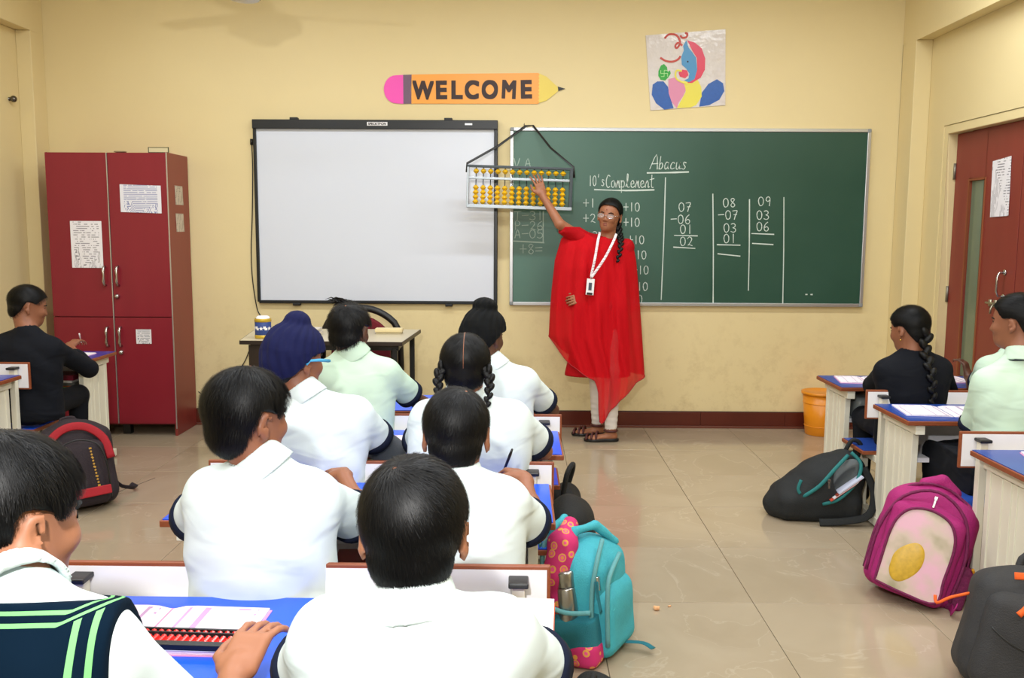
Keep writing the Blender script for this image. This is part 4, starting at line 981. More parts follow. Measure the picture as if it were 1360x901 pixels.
bpipe(b, 'side_strap', [(-.14, -.09, .28), (-.143, -.095, .23), (-.14, -.10, .18)], .011, F_teald, None, (0, 1, 0)); puller(b, -.142, -.10, .29)
bpipe(b, 'handle', [(-.13, .10, .38), (-.15, .10, .46), (-.10, .10, .50), (-.05, .09, .44)], .012, F_teal, None, (0, 1, 0))
bpipe(b, 'strap', [(.02, -.10, .02), (.04, -.16, .015), (.03, -.20, .004)], .013, F_teald, None, (0, 0, 1))
fk = Fr((.110, 2.845, .165), euler(0, -8, -6))
def loc_in(bagobj, p): bpy.context.view_layer.update(); return bagobj.matrix_world @ Vector(p)
fp = loc_in(b, (-.152, .008, .135))
fl_ = thing('steel_flask', 'brushed steel flask standing in the teal bag side pocket', 'flask', fp, (rad(-8), rad(-6), 0), None, True)
M_steel = mat('brushed steel', 'A8A6A2', .28, .95)
MB().lathe([(.028, 0), (.031, .004), (.031, .115), (.029, .12)], (0, 0, 0), 24).build('flask_body', M_steel, fl_, None, True)
MB().lathe([(.029, .122), (.0305, .124), (.0305, .165), (.027, .172), (.010, .174)], (0, 0, 0), 24).build('cap', M_steel, fl_, None, True)
MB().lathe([(.0285, .116), (.0285, .124)], (0, 0, 0), 24).build('seal_ring', M_black, fl_, None, True)

# --- black bag behind it, half hidden
F_blk = fabric('black nylon', '101214')
b = bag('black school bag behind the teal one, half hidden by the bench', (.235, 3.42, 0), (-8, 0, 75), .13, .085, .36, F_blk, seed=6)
bpipe(b, 'strap', [(-.05, .09, .30), (-.09, .13, .40), (-.02, .11, .46), (.04, .09, .34)], .013, F_blk, None, (0, 1, 0))
bpipe(b, 'strap', [(.05, -.09, .05), (.08, -.14, .03), (.06, -.20, .005)], .01, F_blk, None, (0, 0, 1))
b = bag('small black bag with a looped handle beside the third bench desk', (.235, 4.02, 0), (-6, 0, 80), .10, .06, .24, F_blk, seed=8, rd=.045)
bpipe(b, 'handle', [(-.08, 0, .20), (-.075, -.03, .31), (-.01, -.05, .34), (.05, -.04, .30), (.06, 0, .20)], .012, F_blk)

# --- black and teal bag lying on its side, right
F_blk2 = fabric('charcoal nylon', '14181A'); F_tl = fabric('dark teal trim', '1C7070', .2); F_gr = fabric('grey lining', '5C6264', .3)
b = thing('school_bag', 'black and teal school bag slumped on the floor with books showing', 'bag', (1.47, 4.36, 0), (0, 0, rad(-4)), None, True)
v = Vol((-.28, -.20, -.01), (.26, .20, .42), .0075)
v.path([(-.19, 0, .06), (-.08, 0, .10), (.04, 0, .16), (.12, .0, .22)], [.065, .105, .13, .115], .06); v.rbox((.0, 0, .07), (.20, .13, .07), .05, .05)
v.ell((.10, -.09, .22), (.05, .06, .11), .02, euler(0, 0, 35), 'sub')
v.disp(folds(.005, 4), 1); v.cut((0, 0, .002), (0, 0, -1)); v.mesh('main_body', F_blk2, b)
v = Vol((-.06, -.20, .05), (.22, .02, .36), .006); v.ell((.085, -.085, .20), (.055, .045, .135), .02, euler(0, 0, 38)); v.ell((.10, -.125, .20), (.035, .04, .10), .015, euler(0, 0, 38), 'sub'); v.disp(folds(.003, 9), 1)
tag(v.mesh('front_pocket', F_gr, b), 'open grey lined pocket')
bpipe(b, 'zip_trim', [(-.09, -.125, .13), (-.02, -.142, .19), (.05, -.130, .27), (.12, -.09, .33)], .009, F_tl, 'dark teal zip trim')
bpipe(b, 'zip_trim', [(.0, -.135, .10), (.07, -.15, .13), (.15, -.135, .21), (.18, -.10, .29), (.14, -.07, .34)], .009, F_tl, 'dark teal zip trim')
bpipe(b, 'pull_tab', [(-.10, -.115, .21), (-.115, -.125, .17), (-.105, -.128, .145)], .008, F_tl, None, (0, 1, 0))
puller(b, .02, -.155, .22)
bpipe(b, 'strap', [(.20, -.08, .27), (.24, -.12, .16), (.21, -.16, .06), (.10, -.17, .03), (-.02, -.17, .02)], .018, F_blk2, None, (0, 1, 0))
bpipe(b, 'handle', [(.14, .02, .33), (.17, .02, .38), (.21, .02, .36), (.20, .02, .30)], .011, F_blk2)
for i, (cl, nm, lb) in enumerate((('C84C38', 'book', 'red edged exercise book poking from the slumped black bag'), ('E4E4EA', 'book', 'white exercise book poking from the slumped black bag'), ('8A3A2C', 'book', 'rust coloured exercise book poking from the slumped black bag'), ('C8CCE0', 'book', 'pale lilac exercise book poking from the slumped black bag'))):
    wp_ = loc_in(b, (.085+.012*i, -.135, .165+.012*i)); R = euler(0, 0, 0) @ np.array(Matrix.Rotation(rad(-36), 3, 'Y'))
    tag(MB().obox((0, 0, 0), (.07, .025, .0035), Matrix(R)).build('book', mat('cover '+cl, cl, .5), None, None), lb, 'book', 'books in the slumped bag').location = wp_

# --- magenta bag with a picture panel
F_mag = fabric('magenta nylon', 'A01468', .3); F_magd = fabric('dark magenta print', '6E1048', .5, 120, noise=.5)
def panel_mat():
    m = mat('satin pink panel', 'D8A8B8', .35); nt, N, b_ = nodes(m); tc = N.new('ShaderNodeTexCoord')
    n = N.new('ShaderNodeTexNoise'); n.inputs['Scale'].default_value = 7; n.inputs['Detail'].default_value = 3; nt.links.new(tc.outputs['Object'], n.inputs['Vector'])
    cr = N.new('ShaderNodeValToRGB'); e = cr.color_ramp.elements; e[0].position = .35; e[0].color = (*L('9A9270'), 1); e[1].position = .65; e[1].color = (*L('DCAABC'), 1); k = e.new(.5); k.color = (*L('C8B4A4'), 1)
    nt.links.new(n.outputs['Fac'], cr.inputs[0]); nt.links.new(cr.outputs[0], b_.inputs['Base Color']); return m
F_pan = panel_mat()
b = bag('magenta school bag with a pale satin front panel, right aisle', (1.50, 3.38, 0), (-15, 13, -30), .165, .10, .43, F_mag, seed=11, pocket=(.135, .05, .37, F_mag))
ell_ = [(-.108, -.160, .03), (-.111, -.162, .12), (-.112, -.164, .22), (-.10, -.164, .285), (-.065, -.164, .33), (0, -.163, .347), (.065, -.164, .33), (.10, -.164, .285), (.112, -.164, .22), (.111, -.162, .12), (.108, -.160, .03), (0, -.160, .022)]
MB().tube(spline(ell_+[ell_[0]], 4)[:-1], .005, 8, closed=True).build('panel_piping', F_magd, b, None, True)
el2 = spline(ell_+[ell_[0]], 4)
MB().prism([(q.x, q.z) for q in el2[:-1]], -.146, -.161, lambda u, v_, d: (u, d, v_)).build('front_panel', F_pan, b, None, False, .003)['label'] = 'pale pink and olive satin panel'
v = Vol((-.08, -.18, .05), (.08, -.14, .33), .004)           # plain golden shape in place of the printed figure
v.ell((-.025, -.158, .135), (.052, .009, .085), .005, euler(0, 0, 16)); v.disp(lambda X, Y, Z: np.sin(60*X+20*Z), .0010)
tag(v.mesh('golden_patch', mat('golden print', 'C8A030', .4, noise=.3, nscale=60), b), 'plain golden printed patch')
bpipe(b, 'zip_line', [(-.150, -.115, .05), (-.155, -.12, .22), (-.11, -.12, .36), (0, -.115, .42), (.11, -.12, .36), (.155, -.12, .22), (.150, -.115, .05)], .006, F_magd)
bpipe(b, 'zip_line', [(-.165, -.04, .05), (-.168, -.04, .24), (-.12, -.04, .39), (0, -.04, .445), (.12, -.04, .39), (.168, -.04, .24), (.165, -.04, .05)], .006, F_magd)
v = Vol((.08, -.11, .0), (.24, .11, .26), .006); v.rbox((.165, 0, .10), (.035, .08, .09), .025); v.cut((0, 0, .17), (-.2, 0, 1)); tag(v.mesh('side_pocket', F_magd, b), 'dark printed side pocket')
bpipe(b, 'yellow_cord', [(.19, -.08, .19), (.205, -.03, .165), (.205, .05, .17), (.19, .08, .20)], .005, mat('yellow cord', 'E0A020', .5), 'yellow cord')
v = Vol((-.09, -.10, .38), (.09, .10, .50), .006); v.path([(-.055, -.02, .435), (0, -.02, .462), (.055, -.02, .435)], [.022, .027, .022]); v.mesh('handle', F_mag, b)
puller(b, 0, -.128, .395); bpipe(b, 'strap', [(.12, .0, .02), (.16, -.08, .03), (.17, -.14, .02), (.175, -.2, .055)], .014, F_mag, None, (1, 0, 0))

# --- grey and orange bag at the right bottom corner
F_gry = fabric('dark grey nylon', '2C2C2E', .3); F_oran = fabric('orange trim', 'E8601C', .2)
b = bag('dark grey school bag with orange trim, lower right corner', (1.50, 2.64, 0), (-14, 12, -24), .165, .11, .37, F_gry, seed=13, pocket=(.13, .05, .31, F_gry))
bpipe(b, 'orange_arch', [(.148, -.118, .04), (.150, -.124, .18), (.128, -.122, .28), (.07, -.118, .345), (-.01, -.110, .365), (-.08, -.110, .350)], .011, F_oran, None, (0, 1, 0))
bpipe(b, 'orange_trim', [(-.15, -.03, .265), (-.10, -.02, .335), (.0, -.02, .374), (.10, -.02, .338)], .008, F_oran)
bpipe(b, 'pocket_seam', [(-.11, -.176, .19), (-.06, -.185, .165), (0, -.187, .155), (.06, -.185, .165), (.11, -.176, .19)], .003, M_black)
bpipe(b, 'orange_puller', [(-.03, -.176, .305), (-.04, -.184, .275), (-.055, -.188, .25)], [.003]*4+[.009]*4+[.010], F_oran)
bpipe(b, 'orange_lettering', [(.025, -.170, .345), (.035, -.173, .36), (.045, -.174, .335), (.055, -.173, .35), (.065, -.172, .33), (.075, -.171, .345), (.085, -.170, .33)], .0022, F_oran)
bpipe(b, 'orange_cord', [(-.17, -.02, .25), (-.22, -.04, .22), (-.25, -.03, .19), (-.26, -.02, .21)], .005, F_oran)
bpipe(b, 'handle', [(-.05, .04, .35), (-.04, .05, .41), (.04, .05, .41), (.05, .04, .35)], .012, F_gry)

b = bag('small black bag on the floor beside the nearest bench, bottom edge of the photo', (.215, 2.42, 0), (0, 0, 80), .13, .06, .11, F_blk, seed=15, rd=.045)
bpipe(b, 'handle', [(-.05, 0, .09), (-.03, 0, .14), (.03, 0, .14), (.05, 0, .09)], .009, F_blk)
# ================================================================ people
M_skin = mat('brown skin', '8E5A40', .5, noise=.06, nscale=12); M_skin2 = mat('deep brown skin', '573526', .5, noise=.06, nscale=12); M_skin3 = mat('light brown skin', 'A66E50', .5, noise=.05, nscale=12)
M_lip = mat('lips', '7A2C2A', .4); M_eye = mat('eye white', 'E8E4E0', .2); M_iris = mat('dark iris', '1A0E0A', .15)
def cloth_mat(name, col, rough=.85, weave=900, bump=.12, crease=.6):
    m = mat(name, col, rough, spec=.25); nt, N, b = nodes(m); tc = N.new('ShaderNodeTexCoord')
    n = N.new('ShaderNodeTexNoise'); n.inputs['Scale'].default_value = 6; n.inputs['Detail'].default_value = 1.5; n.inputs['Distortion'].default_value = .7
    mp = N.new('ShaderNodeMapping'); mp.inputs['Scale'].default_value = (1, 1, 2.2); nt.links.new(tc.outputs['Object'], mp.inputs[0]); nt.links.new(mp.outputs[0], n.inputs['Vector'])
    bp = N.new('ShaderNodeBump'); bp.inputs['Strength'].default_value = crease; bp.inputs['Distance'].default_value = .02
    nt.links.new(n.outputs['Fac'], bp.inputs['Height']); nt.links.new(bp.outputs[0], b.inputs['Normal']); return m
M_shirt = cloth_mat('off white uniform shirt', 'D6E2E3'); M_shirtg = cloth_mat('pale mint uniform shirt', 'C4DCC8'); M_navy = cloth_mat('navy knitted trim', '0A1228'); M_blazer = cloth_mat('navy blazer wool', '060A14'); M_trous = cloth_mat('navy trousers', '070B14')
M_vest = cloth_mat('navy knitted vest', '082032'); M_redk = cloth_mat('red kurta cotton', 'B00010', .8); M_leg = cloth_mat('white leggings', 'E4DED8'); M_greysl = mat('grey ribbed knit sleeve', '5A6068', .9, bump=.6, bscale=500, noise=.3, nscale=300)
M_turb = cloth_mat('navy turban cloth', '0E1340', .85, crease=.4); M_turbk = cloth_mat('black turban cloth', '040608', .85, crease=.4)
M_green = mat('light green knit stripe', '7CC07C', .8)
def stripe_mat():
    m = mat('navy vest with green striped edges', '10283C', 1, spec=.1); nt, N, b = nodes(m)
    nv, gr = (*L('051828'), 1), (*L('78BE78'), 1); outs = []
    for an, k_ in (('edge_arm', 12.0), ('edge_neck', 17.0)):
        at = N.new('ShaderNodeAttribute'); at.attribute_name = an; cr = N.new('ShaderNodeValToRGB'); cr.color_ramp.interpolation = 'CONSTANT'; e = cr.color_ramp.elements
        e[0].position = 0; e[0].color = nv; e[1].position = .14; e[1].color = gr
        for p_, c_ in ((.22, nv), (.36, gr), (.45, nv)): k = e.new(p_); k.color = c_
        mu = N.new('ShaderNodeMath'); mu.operation = 'MULTIPLY'; mu.inputs[1].default_value = k_; nt.links.new(at.outputs['Fac'], mu.inputs[0]); nt.links.new(mu.outputs[0], cr.inputs[0]); outs.append((cr, mu))
    lt = N.new('ShaderNodeMath'); lt.operation = 'LESS_THAN'; lt.inputs[1].default_value = .52; nt.links.new(outs[1][1].outputs[0], lt.inputs[0])
    mx = N.new('ShaderNodeMix'); mx.data_type = 'RGBA'; nt.links.new(lt.outputs[0], mx.inputs[0]); nt.links.new(outs[0][0].outputs[0], mx.inputs[6]); nt.links.new(outs[1][0].outputs[0], mx.inputs[7]); nt.links.new(mx.outputs[2], b.inputs['Base Color']); return m
V3 = lambda a: np.array(a, float)
def unit(v): v = V3(v); return v/np.linalg.norm(v)

def add_head(v, F, s=1.0, neck=None, nr=.046, ears=True, feminine=False):
    R = F.R
    v.ell(F(0, -.012, .026), (.070*s, .088*s, .078*s), .01, R)
    v.ell(F(0, .020, -.028), (.056*s, .064*s, .075*s), .03, R)
    v.ell(F(0, .050, -.072), (.030*s, .034*s, .028*s), .03, R)                  # chin and jaw
    for sg in (-1, 1):
        v.ell(F(sg*.032, .060, -.020), (.020*s, .020*s, .018*s), .02, R)         # cheeks
        v.ell(F(sg*.031, .092, .004), (.017*s, .015*s, .010*s), .008, R, 'sub')  # eye sockets
        v.ell(F(sg*.0105, .086, -.026), (.0075*s, .008*s, .0065*s), .006, R)     # nostrils
    v.cap(F(0, .074, .008), F(0, .094, -.022), .006*s, .0085*s, .008)            # nose
    v.ell(F(0, .078, -.047), (.020*s, .009*s, .006*s), .006, R); v.ell(F(0, .076, -.057), (.017*s, .010*s, .006*s), .006, R)
    if ears:
        for sg in (-1, 1):
            Re = R @ np.array(Matrix.Rotation(sg*rad(-24), 3, 'Z') @ Matrix.Rotation(rad(-10), 3, 'X'))
            v.ell(F(sg*.076, -.012, -.008), (.0065*s, .0165*s, .029*s), .006, Re)
            v.ell(F(sg*.083, -.006, -.004), (.005*s, .010*s, .018*s), .004, Re, 'sub')
            v.ell(F(sg*.074, -.004, -.034), (.006*s, .008*s, .009*s), .005, Re)
    if neck is not None:
        a = F(0, -.022, -.045); v.cap(a, neck, nr*s, nr*s*1.08, .03)
def face_parts(t, F, s=1.0, iris=True):
    for sg in (-1, 1):
        e = MB().sph(F(sg*.031, .0625, .003), .0105*s, 12, Matrix(F.R)).build('eyeball', M_eye, t, None, True)
        MB().sph(F(sg*.030, .0690, .003), .0050*s, 10, Matrix(F.R)).build('iris', M_iris, e, None, True)
        MB().tube([F(sg*.014, .079, .020), F(sg*.030, .076, .025), F(sg*.045, .063, .019)], [.0022*s, .003*s, .0016*s], 6).build('eyebrow', M_hair, t, None, True)
        MB().tube([F(sg*.019, .0735, .007), F(sg*.031, .0745, .0115), F(sg*.043, .0675, .007)], .0014*s, 5).build('eyelid', M_hair, t, None, True)
    MB().sph(F(0, .0845, -.0465), (.017*s, .004*s, .0035*s), 12, Matrix(F.R)).sph(F(0, .0835, -.0565), (.015*s, .005*s, .0045*s), 12, Matrix(F.R)).build('lips', M_lip, t, None, True)

def add_hand(v, wr, d, up_, side, s=.85, curl=.5, spread=.10, thumb_out=.6):
    """wrist, pointing direction d, back-of-hand direction, side = +1 for a right hand"""
    d = unit(d); up_ = unit(V3(up_)-d*np.dot(up_, d)); lat = np.cross(d, up_)*1.0     # towards the little finger for a right hand seen from its back
    lat = lat*side; R = np.stack([lat, d, up_], 1); wr = V3(wr)
    v.rbox(wr+d*.045*s, (.037*s, .042*s, .012*s), .012*s, .012, R)
    v.cap(wr-d*.02*s, wr+d*.02*s, .022*s, .024*s, .014)
    for i, (o, ln) in enumerate(((-.028, .070), (-.009, .078), (.010, .073), (.028, .058))):
        a = wr+d*.082*s+lat*o*s; ang = (i-1.5)*spread; dd = unit(d+lat*ang); p = a; rr_ = .0082*s; th = curl*.35
        for k, fr_ in enumerate((.46, .30, .24)):
            th += curl*(.45 if k else .3); q = p+(dd*cos(th)-up_*sin(th))*ln*fr_*1.15*s; v.cap(p, q, rr_, rr_*.90, .002 if k else .004); p = q; rr_ *= .90
    a = wr+d*.018*s-lat*.026*s; b_ = a+(d*.55-lat*thumb_out-up_*.15)*.040*s; c_ = b_+(d*.85-lat*.25*thumb_out-up_*(.15+.3*curl))*.032*s; e = c_+(d*.95-up_*(.1+.5*curl))*.024*s
    v.cap(a, b_, .014*s, .0105*s, .01); v.cap(b_, c_, .0102*s, .009*s, .003); v.cap(c_, e, .009*s, .0078*s, .002)

HL_X = [0, 30, 55, 74, 88, 110, 128, 150, 180]
HAIR_L = {'boy': [.066, .062, .045, .018, .022, .022, -.034, -.066, -.074], 'boy_low': [.062, .058, .042, .016, .020, .022, -.044, -.084, -.092],
          'girl': [.070, .066, .050, .018, .018, .014, -.035, -.072, -.080], 'woman': [.074, .070, .055, .028, .004, -.008, -.040, -.068, -.074]}
def hair_cap_r(u, s, big=1.0):
    """radius from the cap centre along unit directions u (local), union of two ellipsoids"""
    def ray(c_, r):
        r = V3(r)*s*big; c_ = V3(c_)*s; uu_ = u/r; cc = -c_/r; a = (uu_**2).sum(1); b_ = 2*(uu_*cc).sum(1); k = (cc**2).sum()-1; D = b_*b_-4*a*k
        return np.where(D > 0, (-b_+np.sqrt(np.maximum(D, 0)))/(2*a), 0)
    return np.maximum(ray((0, 0, 0), (.078, .097, .085)), ray((0, -.030, -.054), (.060, .050, .060)))
def hair(t, F, s, style='boy', strands=2500, length=.055, whorl=(.012, -.075, .075), m=None, seed=0, big=1.0, flow='whorl', wide=.00055, lift=.005, tuft=None):
    m = m or M_hair; rg = np.random.default_rng(seed+50); C0 = V3((0, -.012, .028)); hl = HAIR_L[style]; R = F.R
    lo = F.o-.14*s; hi = F.o+.14*s; v = Vol(lo, hi, .0048 if s > .5 else .005)
    v.ell(F(*C0), (.078*s*big, .097*s*big, .085*s*big), .01, R); v.ell(F(*(C0+V3((0, -.030, -.054)))), (.060*s*big, .050*s*big, .060*s*big), .02, R)
    def hcut(X, Y, Z):
        px, py, pz = X-F.o[0], Y-F.o[1], Z-F.o[2]; q = [(px*R[0, i]+py*R[1, i]+pz*R[2, i])/s for i in range(3)]
        phi = np.degrees(np.arctan2(np.abs(q[0]), q[1])); return -(np.interp(phi, HL_X, hl).astype(np.float32)-q[2])*s*.8
    X, Y, Z = v.ax[0][:, None, None], v.ax[1][None, :, None], v.ax[2][None, None, :]
    v.D = np.maximum(v.D, -hcut(X, Y, Z))
    for sg in (-1, 1): v.ell(F(sg*.086, -.004, -.014), (.026*s, .026*s, .036*s), .006, R, 'sub')
    o = v.mesh('hair', m, t)
    if not strands: return o
    if flow == 'whorl':
        uw = unit(whorl)[None, :]; pw = (C0+uw*hair_cap_r(uw, 1, big)[:, None])[0]; Rw = np.array(Vector(R @ unit(whorl)).to_track_quat('Z', 'Y').to_matrix())
        MB().sph(F(*pw), (.0038*s, .0032*s, .0008), 10, Matrix(Rw)).build('scalp_whorl', M_skin, o, None, True)
    n = strands; u = rg.normal(size=(n*3, 3)); u /= np.linalg.norm(u, axis=1)[:, None]
    r0 = hair_cap_r(u, 1, big); P = C0+u*r0[:, None]; phi = np.degrees(np.arctan2(np.abs(P[:, 0]), P[:, 1])); z0 = np.interp(phi, HL_X, hl)
    ok = (P[:, 2] > z0+.004) & ((u @ unit(whorl)) < (.9985 if flow == 'whorl' else 2)); u = u[ok][:n]; r0 = r0[ok][:n]; dz = (P[:, 2]-z0)[ok][:n]; n = len(u)
    w_ = unit(whorl); ln = np.minimum(length*rg.uniform(.6, 1.2, n), .010+dz*1.0); J = 6; pts = []; uu_ = u.copy(); jit = rg.normal(size=(n, 3))*.17
    for j in range(J):
        rr_ = hair_cap_r(uu_, 1, big)+.0005+lift*(j/(J-1))*rg.uniform(.3, 1.3, n)*(1 if j else 0); pts.append(C0+uu_*rr_[:, None])
        if flow == 'whorl': tg = uu_*(uu_@w_)[:, None]-w_; sw = np.cross(uu_, tg)*.45*np.exp(-(1-(uu_@w_))*2.5)[:, None]; tg = tg+sw; tg[:, 2] -= .25
        elif flow == 'part': tg = np.stack([np.sign(uu_[:, 0])*.6, -.35*np.ones(n), -.9*np.ones(n)], 1)
        else: k = unit((0, -.9, -.45)); tg = k-uu_*(uu_@k)[:, None]
        tg = tg+jit*.6; tg -= uu_*(tg*uu_).sum(1)[:, None]; tg /= np.linalg.norm(tg, axis=1)[:, None]+1e-9
        uu_ = uu_+tg*(ln/(J-1)/.085)[:, None]; uu_ /= np.linalg.norm(uu_, axis=1)[:, None]
    P = np.stack(pts, 1)
    if flow == 'whorl':
        q_ = P.copy(); q_[:, :, 0] = np.abs(q_[:, :, 0]); de = (((q_-V3((.084, -.008, -.008)))/V3((.034, .026, .036)))**2).sum(2).min(1); P = P[de > 1]; n = len(P)
    T = np.gradient(P, axis=1); Nn = P-C0; W = np.cross(T, Nn); W /= np.linalg.norm(W, axis=2)[:, :, None]+1e-9
    tap = np.linspace(1, .25, J)[None, :, None]*wide; A = P-W*tap; B = P+W*tap
    VV = np.stack([A, B], 2).reshape(-1, 3); VV = F.o+(VV*s)@R.T
    base = (np.arange(n)*J*2)[:, None]; j = np.arange(J-1)[None, :]*2; Q = np.stack([base+j, base+j+1, base+j+3, base+j+2], 2).reshape(-1, 4)
    o0 = np.array(ORG[t]); me = bpy.data.meshes.new('hair_strands'); me.vertices.add(len(VV)); me.vertices.foreach_set('co', (VV-o0).astype(np.float32).ravel())
    me.loops.add(Q.size); me.loops.foreach_set('vertex_index', Q.ravel().astype(np.int32)); me.polygons.add(len(Q)); me.polygons.foreach_set('loop_start', np.arange(0, Q.size, 4, dtype=np.int32)); me.polygons.foreach_set('loop_total', np.full(len(Q), 4, np.int32)); me.update(calc_edges=True)
    me.materials.append(m); so = link('hair_strands', me, o, None, True); so['kind'] = 'stuff'
    return o
def plait(t, P, r0, m=None, n=14, par=None):
    Q = spline(P, 12); Ls = [0]
    for i in range(1, len(Q)): Ls.append(Ls[-1]+(Q[i]-Q[i-1]).length)
    pts = np.array([tuple(q) for q in Q]); lo = pts.min(0)-r0*2.2; hi = pts.max(0)+r0*2.2; v = Vol(lo, hi, max(.003, r0*.16))
    for k in range(n):
        f = k/(n-1)*Ls[-1]; p = np.array([np.interp(f, Ls, pts[:, i]) for i in range(3)]); p2 = np.array([np.interp(min(f+.01, Ls[-1]), Ls, pts[:, i]) for i in range(3)]); p1 = np.array([np.interp(max(f-.01, 0), Ls, pts[:, i]) for i in range(3)])
        t_ = unit(p2-p1); sd = unit(np.cross(t_, (0, 1, 0))); sg = 1 if k % 2 else -1; r = r0*(1-.45*k/n)
        z_ = unit(t_*.85+sd*sg*-.5); x_ = unit(np.cross((0, 1, .01), z_)); y_ = np.cross(z_, x_)
        v.ell(p+sd*sg*r*.42, (r*.62, r*.72, r*1.05), .0015, np.stack([x_, y_, z_], 1))
    o = v.mesh('plait', m or M_hair, t if par is None else par); return o
def turban(t, F, s, m, bun=(0, .035, .115), bs=(.038, .040, .034), patka=True):
    v = Vol(F.o-.19*s, F.o+.22*s, .005); R = F.R
    v.ell(F(0, -.012, .034), (.088*s, .104*s, .090*s), .01, R); v.ell(F(0, -.045, -.012), (.082*s, .072*s, .076*s), .03, R)
    v.ell(F(*bun), tuple(b_*s for b_ in bs), .012, R); v.cap(F(bun[0], bun[1], bun[2]-.045), F(*bun), .034*s, .030*s, .012)
    def f(X, Y, Z):
        px, py, pz = X-F.o[0], Y-F.o[1], Z-F.o[2]; q = [(px*R[0, i]+py*R[1, i]+pz*R[2, i])/s for i in range(3)]
        th = np.arctan2(q[0], -(q[1]-.02)); ph = np.arctan2(q[2]+.02, np.sqrt(q[0]**2+(q[1]-.02)**2))
        a = .0026*np.sin(24*th+2.5*np.sin(3*ph))*np.clip(np.cos(ph)*1.6, 0, 1) + .0010*np.sin(90*(q[2]+.5*np.abs(q[0])))
        zl = -.045+.06*(np.cos(th) < 0)*0; return a
    v.disp(f, 1)
    def cutf(X, Y, Z):
        px, py, pz = X-F.o[0], Y-F.o[1], Z-F.o[2]; q = [(px*R[0, i]+py*R[1, i]+pz*R[2, i])/s for i in range(3)]
        phi = np.degrees(np.arctan2(np.abs(q[0]), q[1])); return (np.interp(phi, [0, 50, 90, 130, 180], [.045, .035, .020, -.050, -.078]).astype(np.float32)-q[2])*s*.8
    X, Y, Z = v.ax[0][:, None, None], v.ax[1][None, :, None], v.ax[2][None, None, :]
    v.D = np.maximum(v.D, cutf(X, Y, Z))
    o = v.mesh('turban', m, t)
    for k, rr_ in enumerate((1.03,)):      # twisted band under the bun
        c_ = V3((bun[0], bun[1]-.004, bun[2]-.030)); MB().tube([F(*(c_+V3((.041*cos(a), .043*sin(a), .004*sin(3*a))))) for a in np.linspace(0, 2*pi, 20, endpoint=False)], .009*s, 8, closed=True).build('twisted_band', m, o, None, True)
    return o

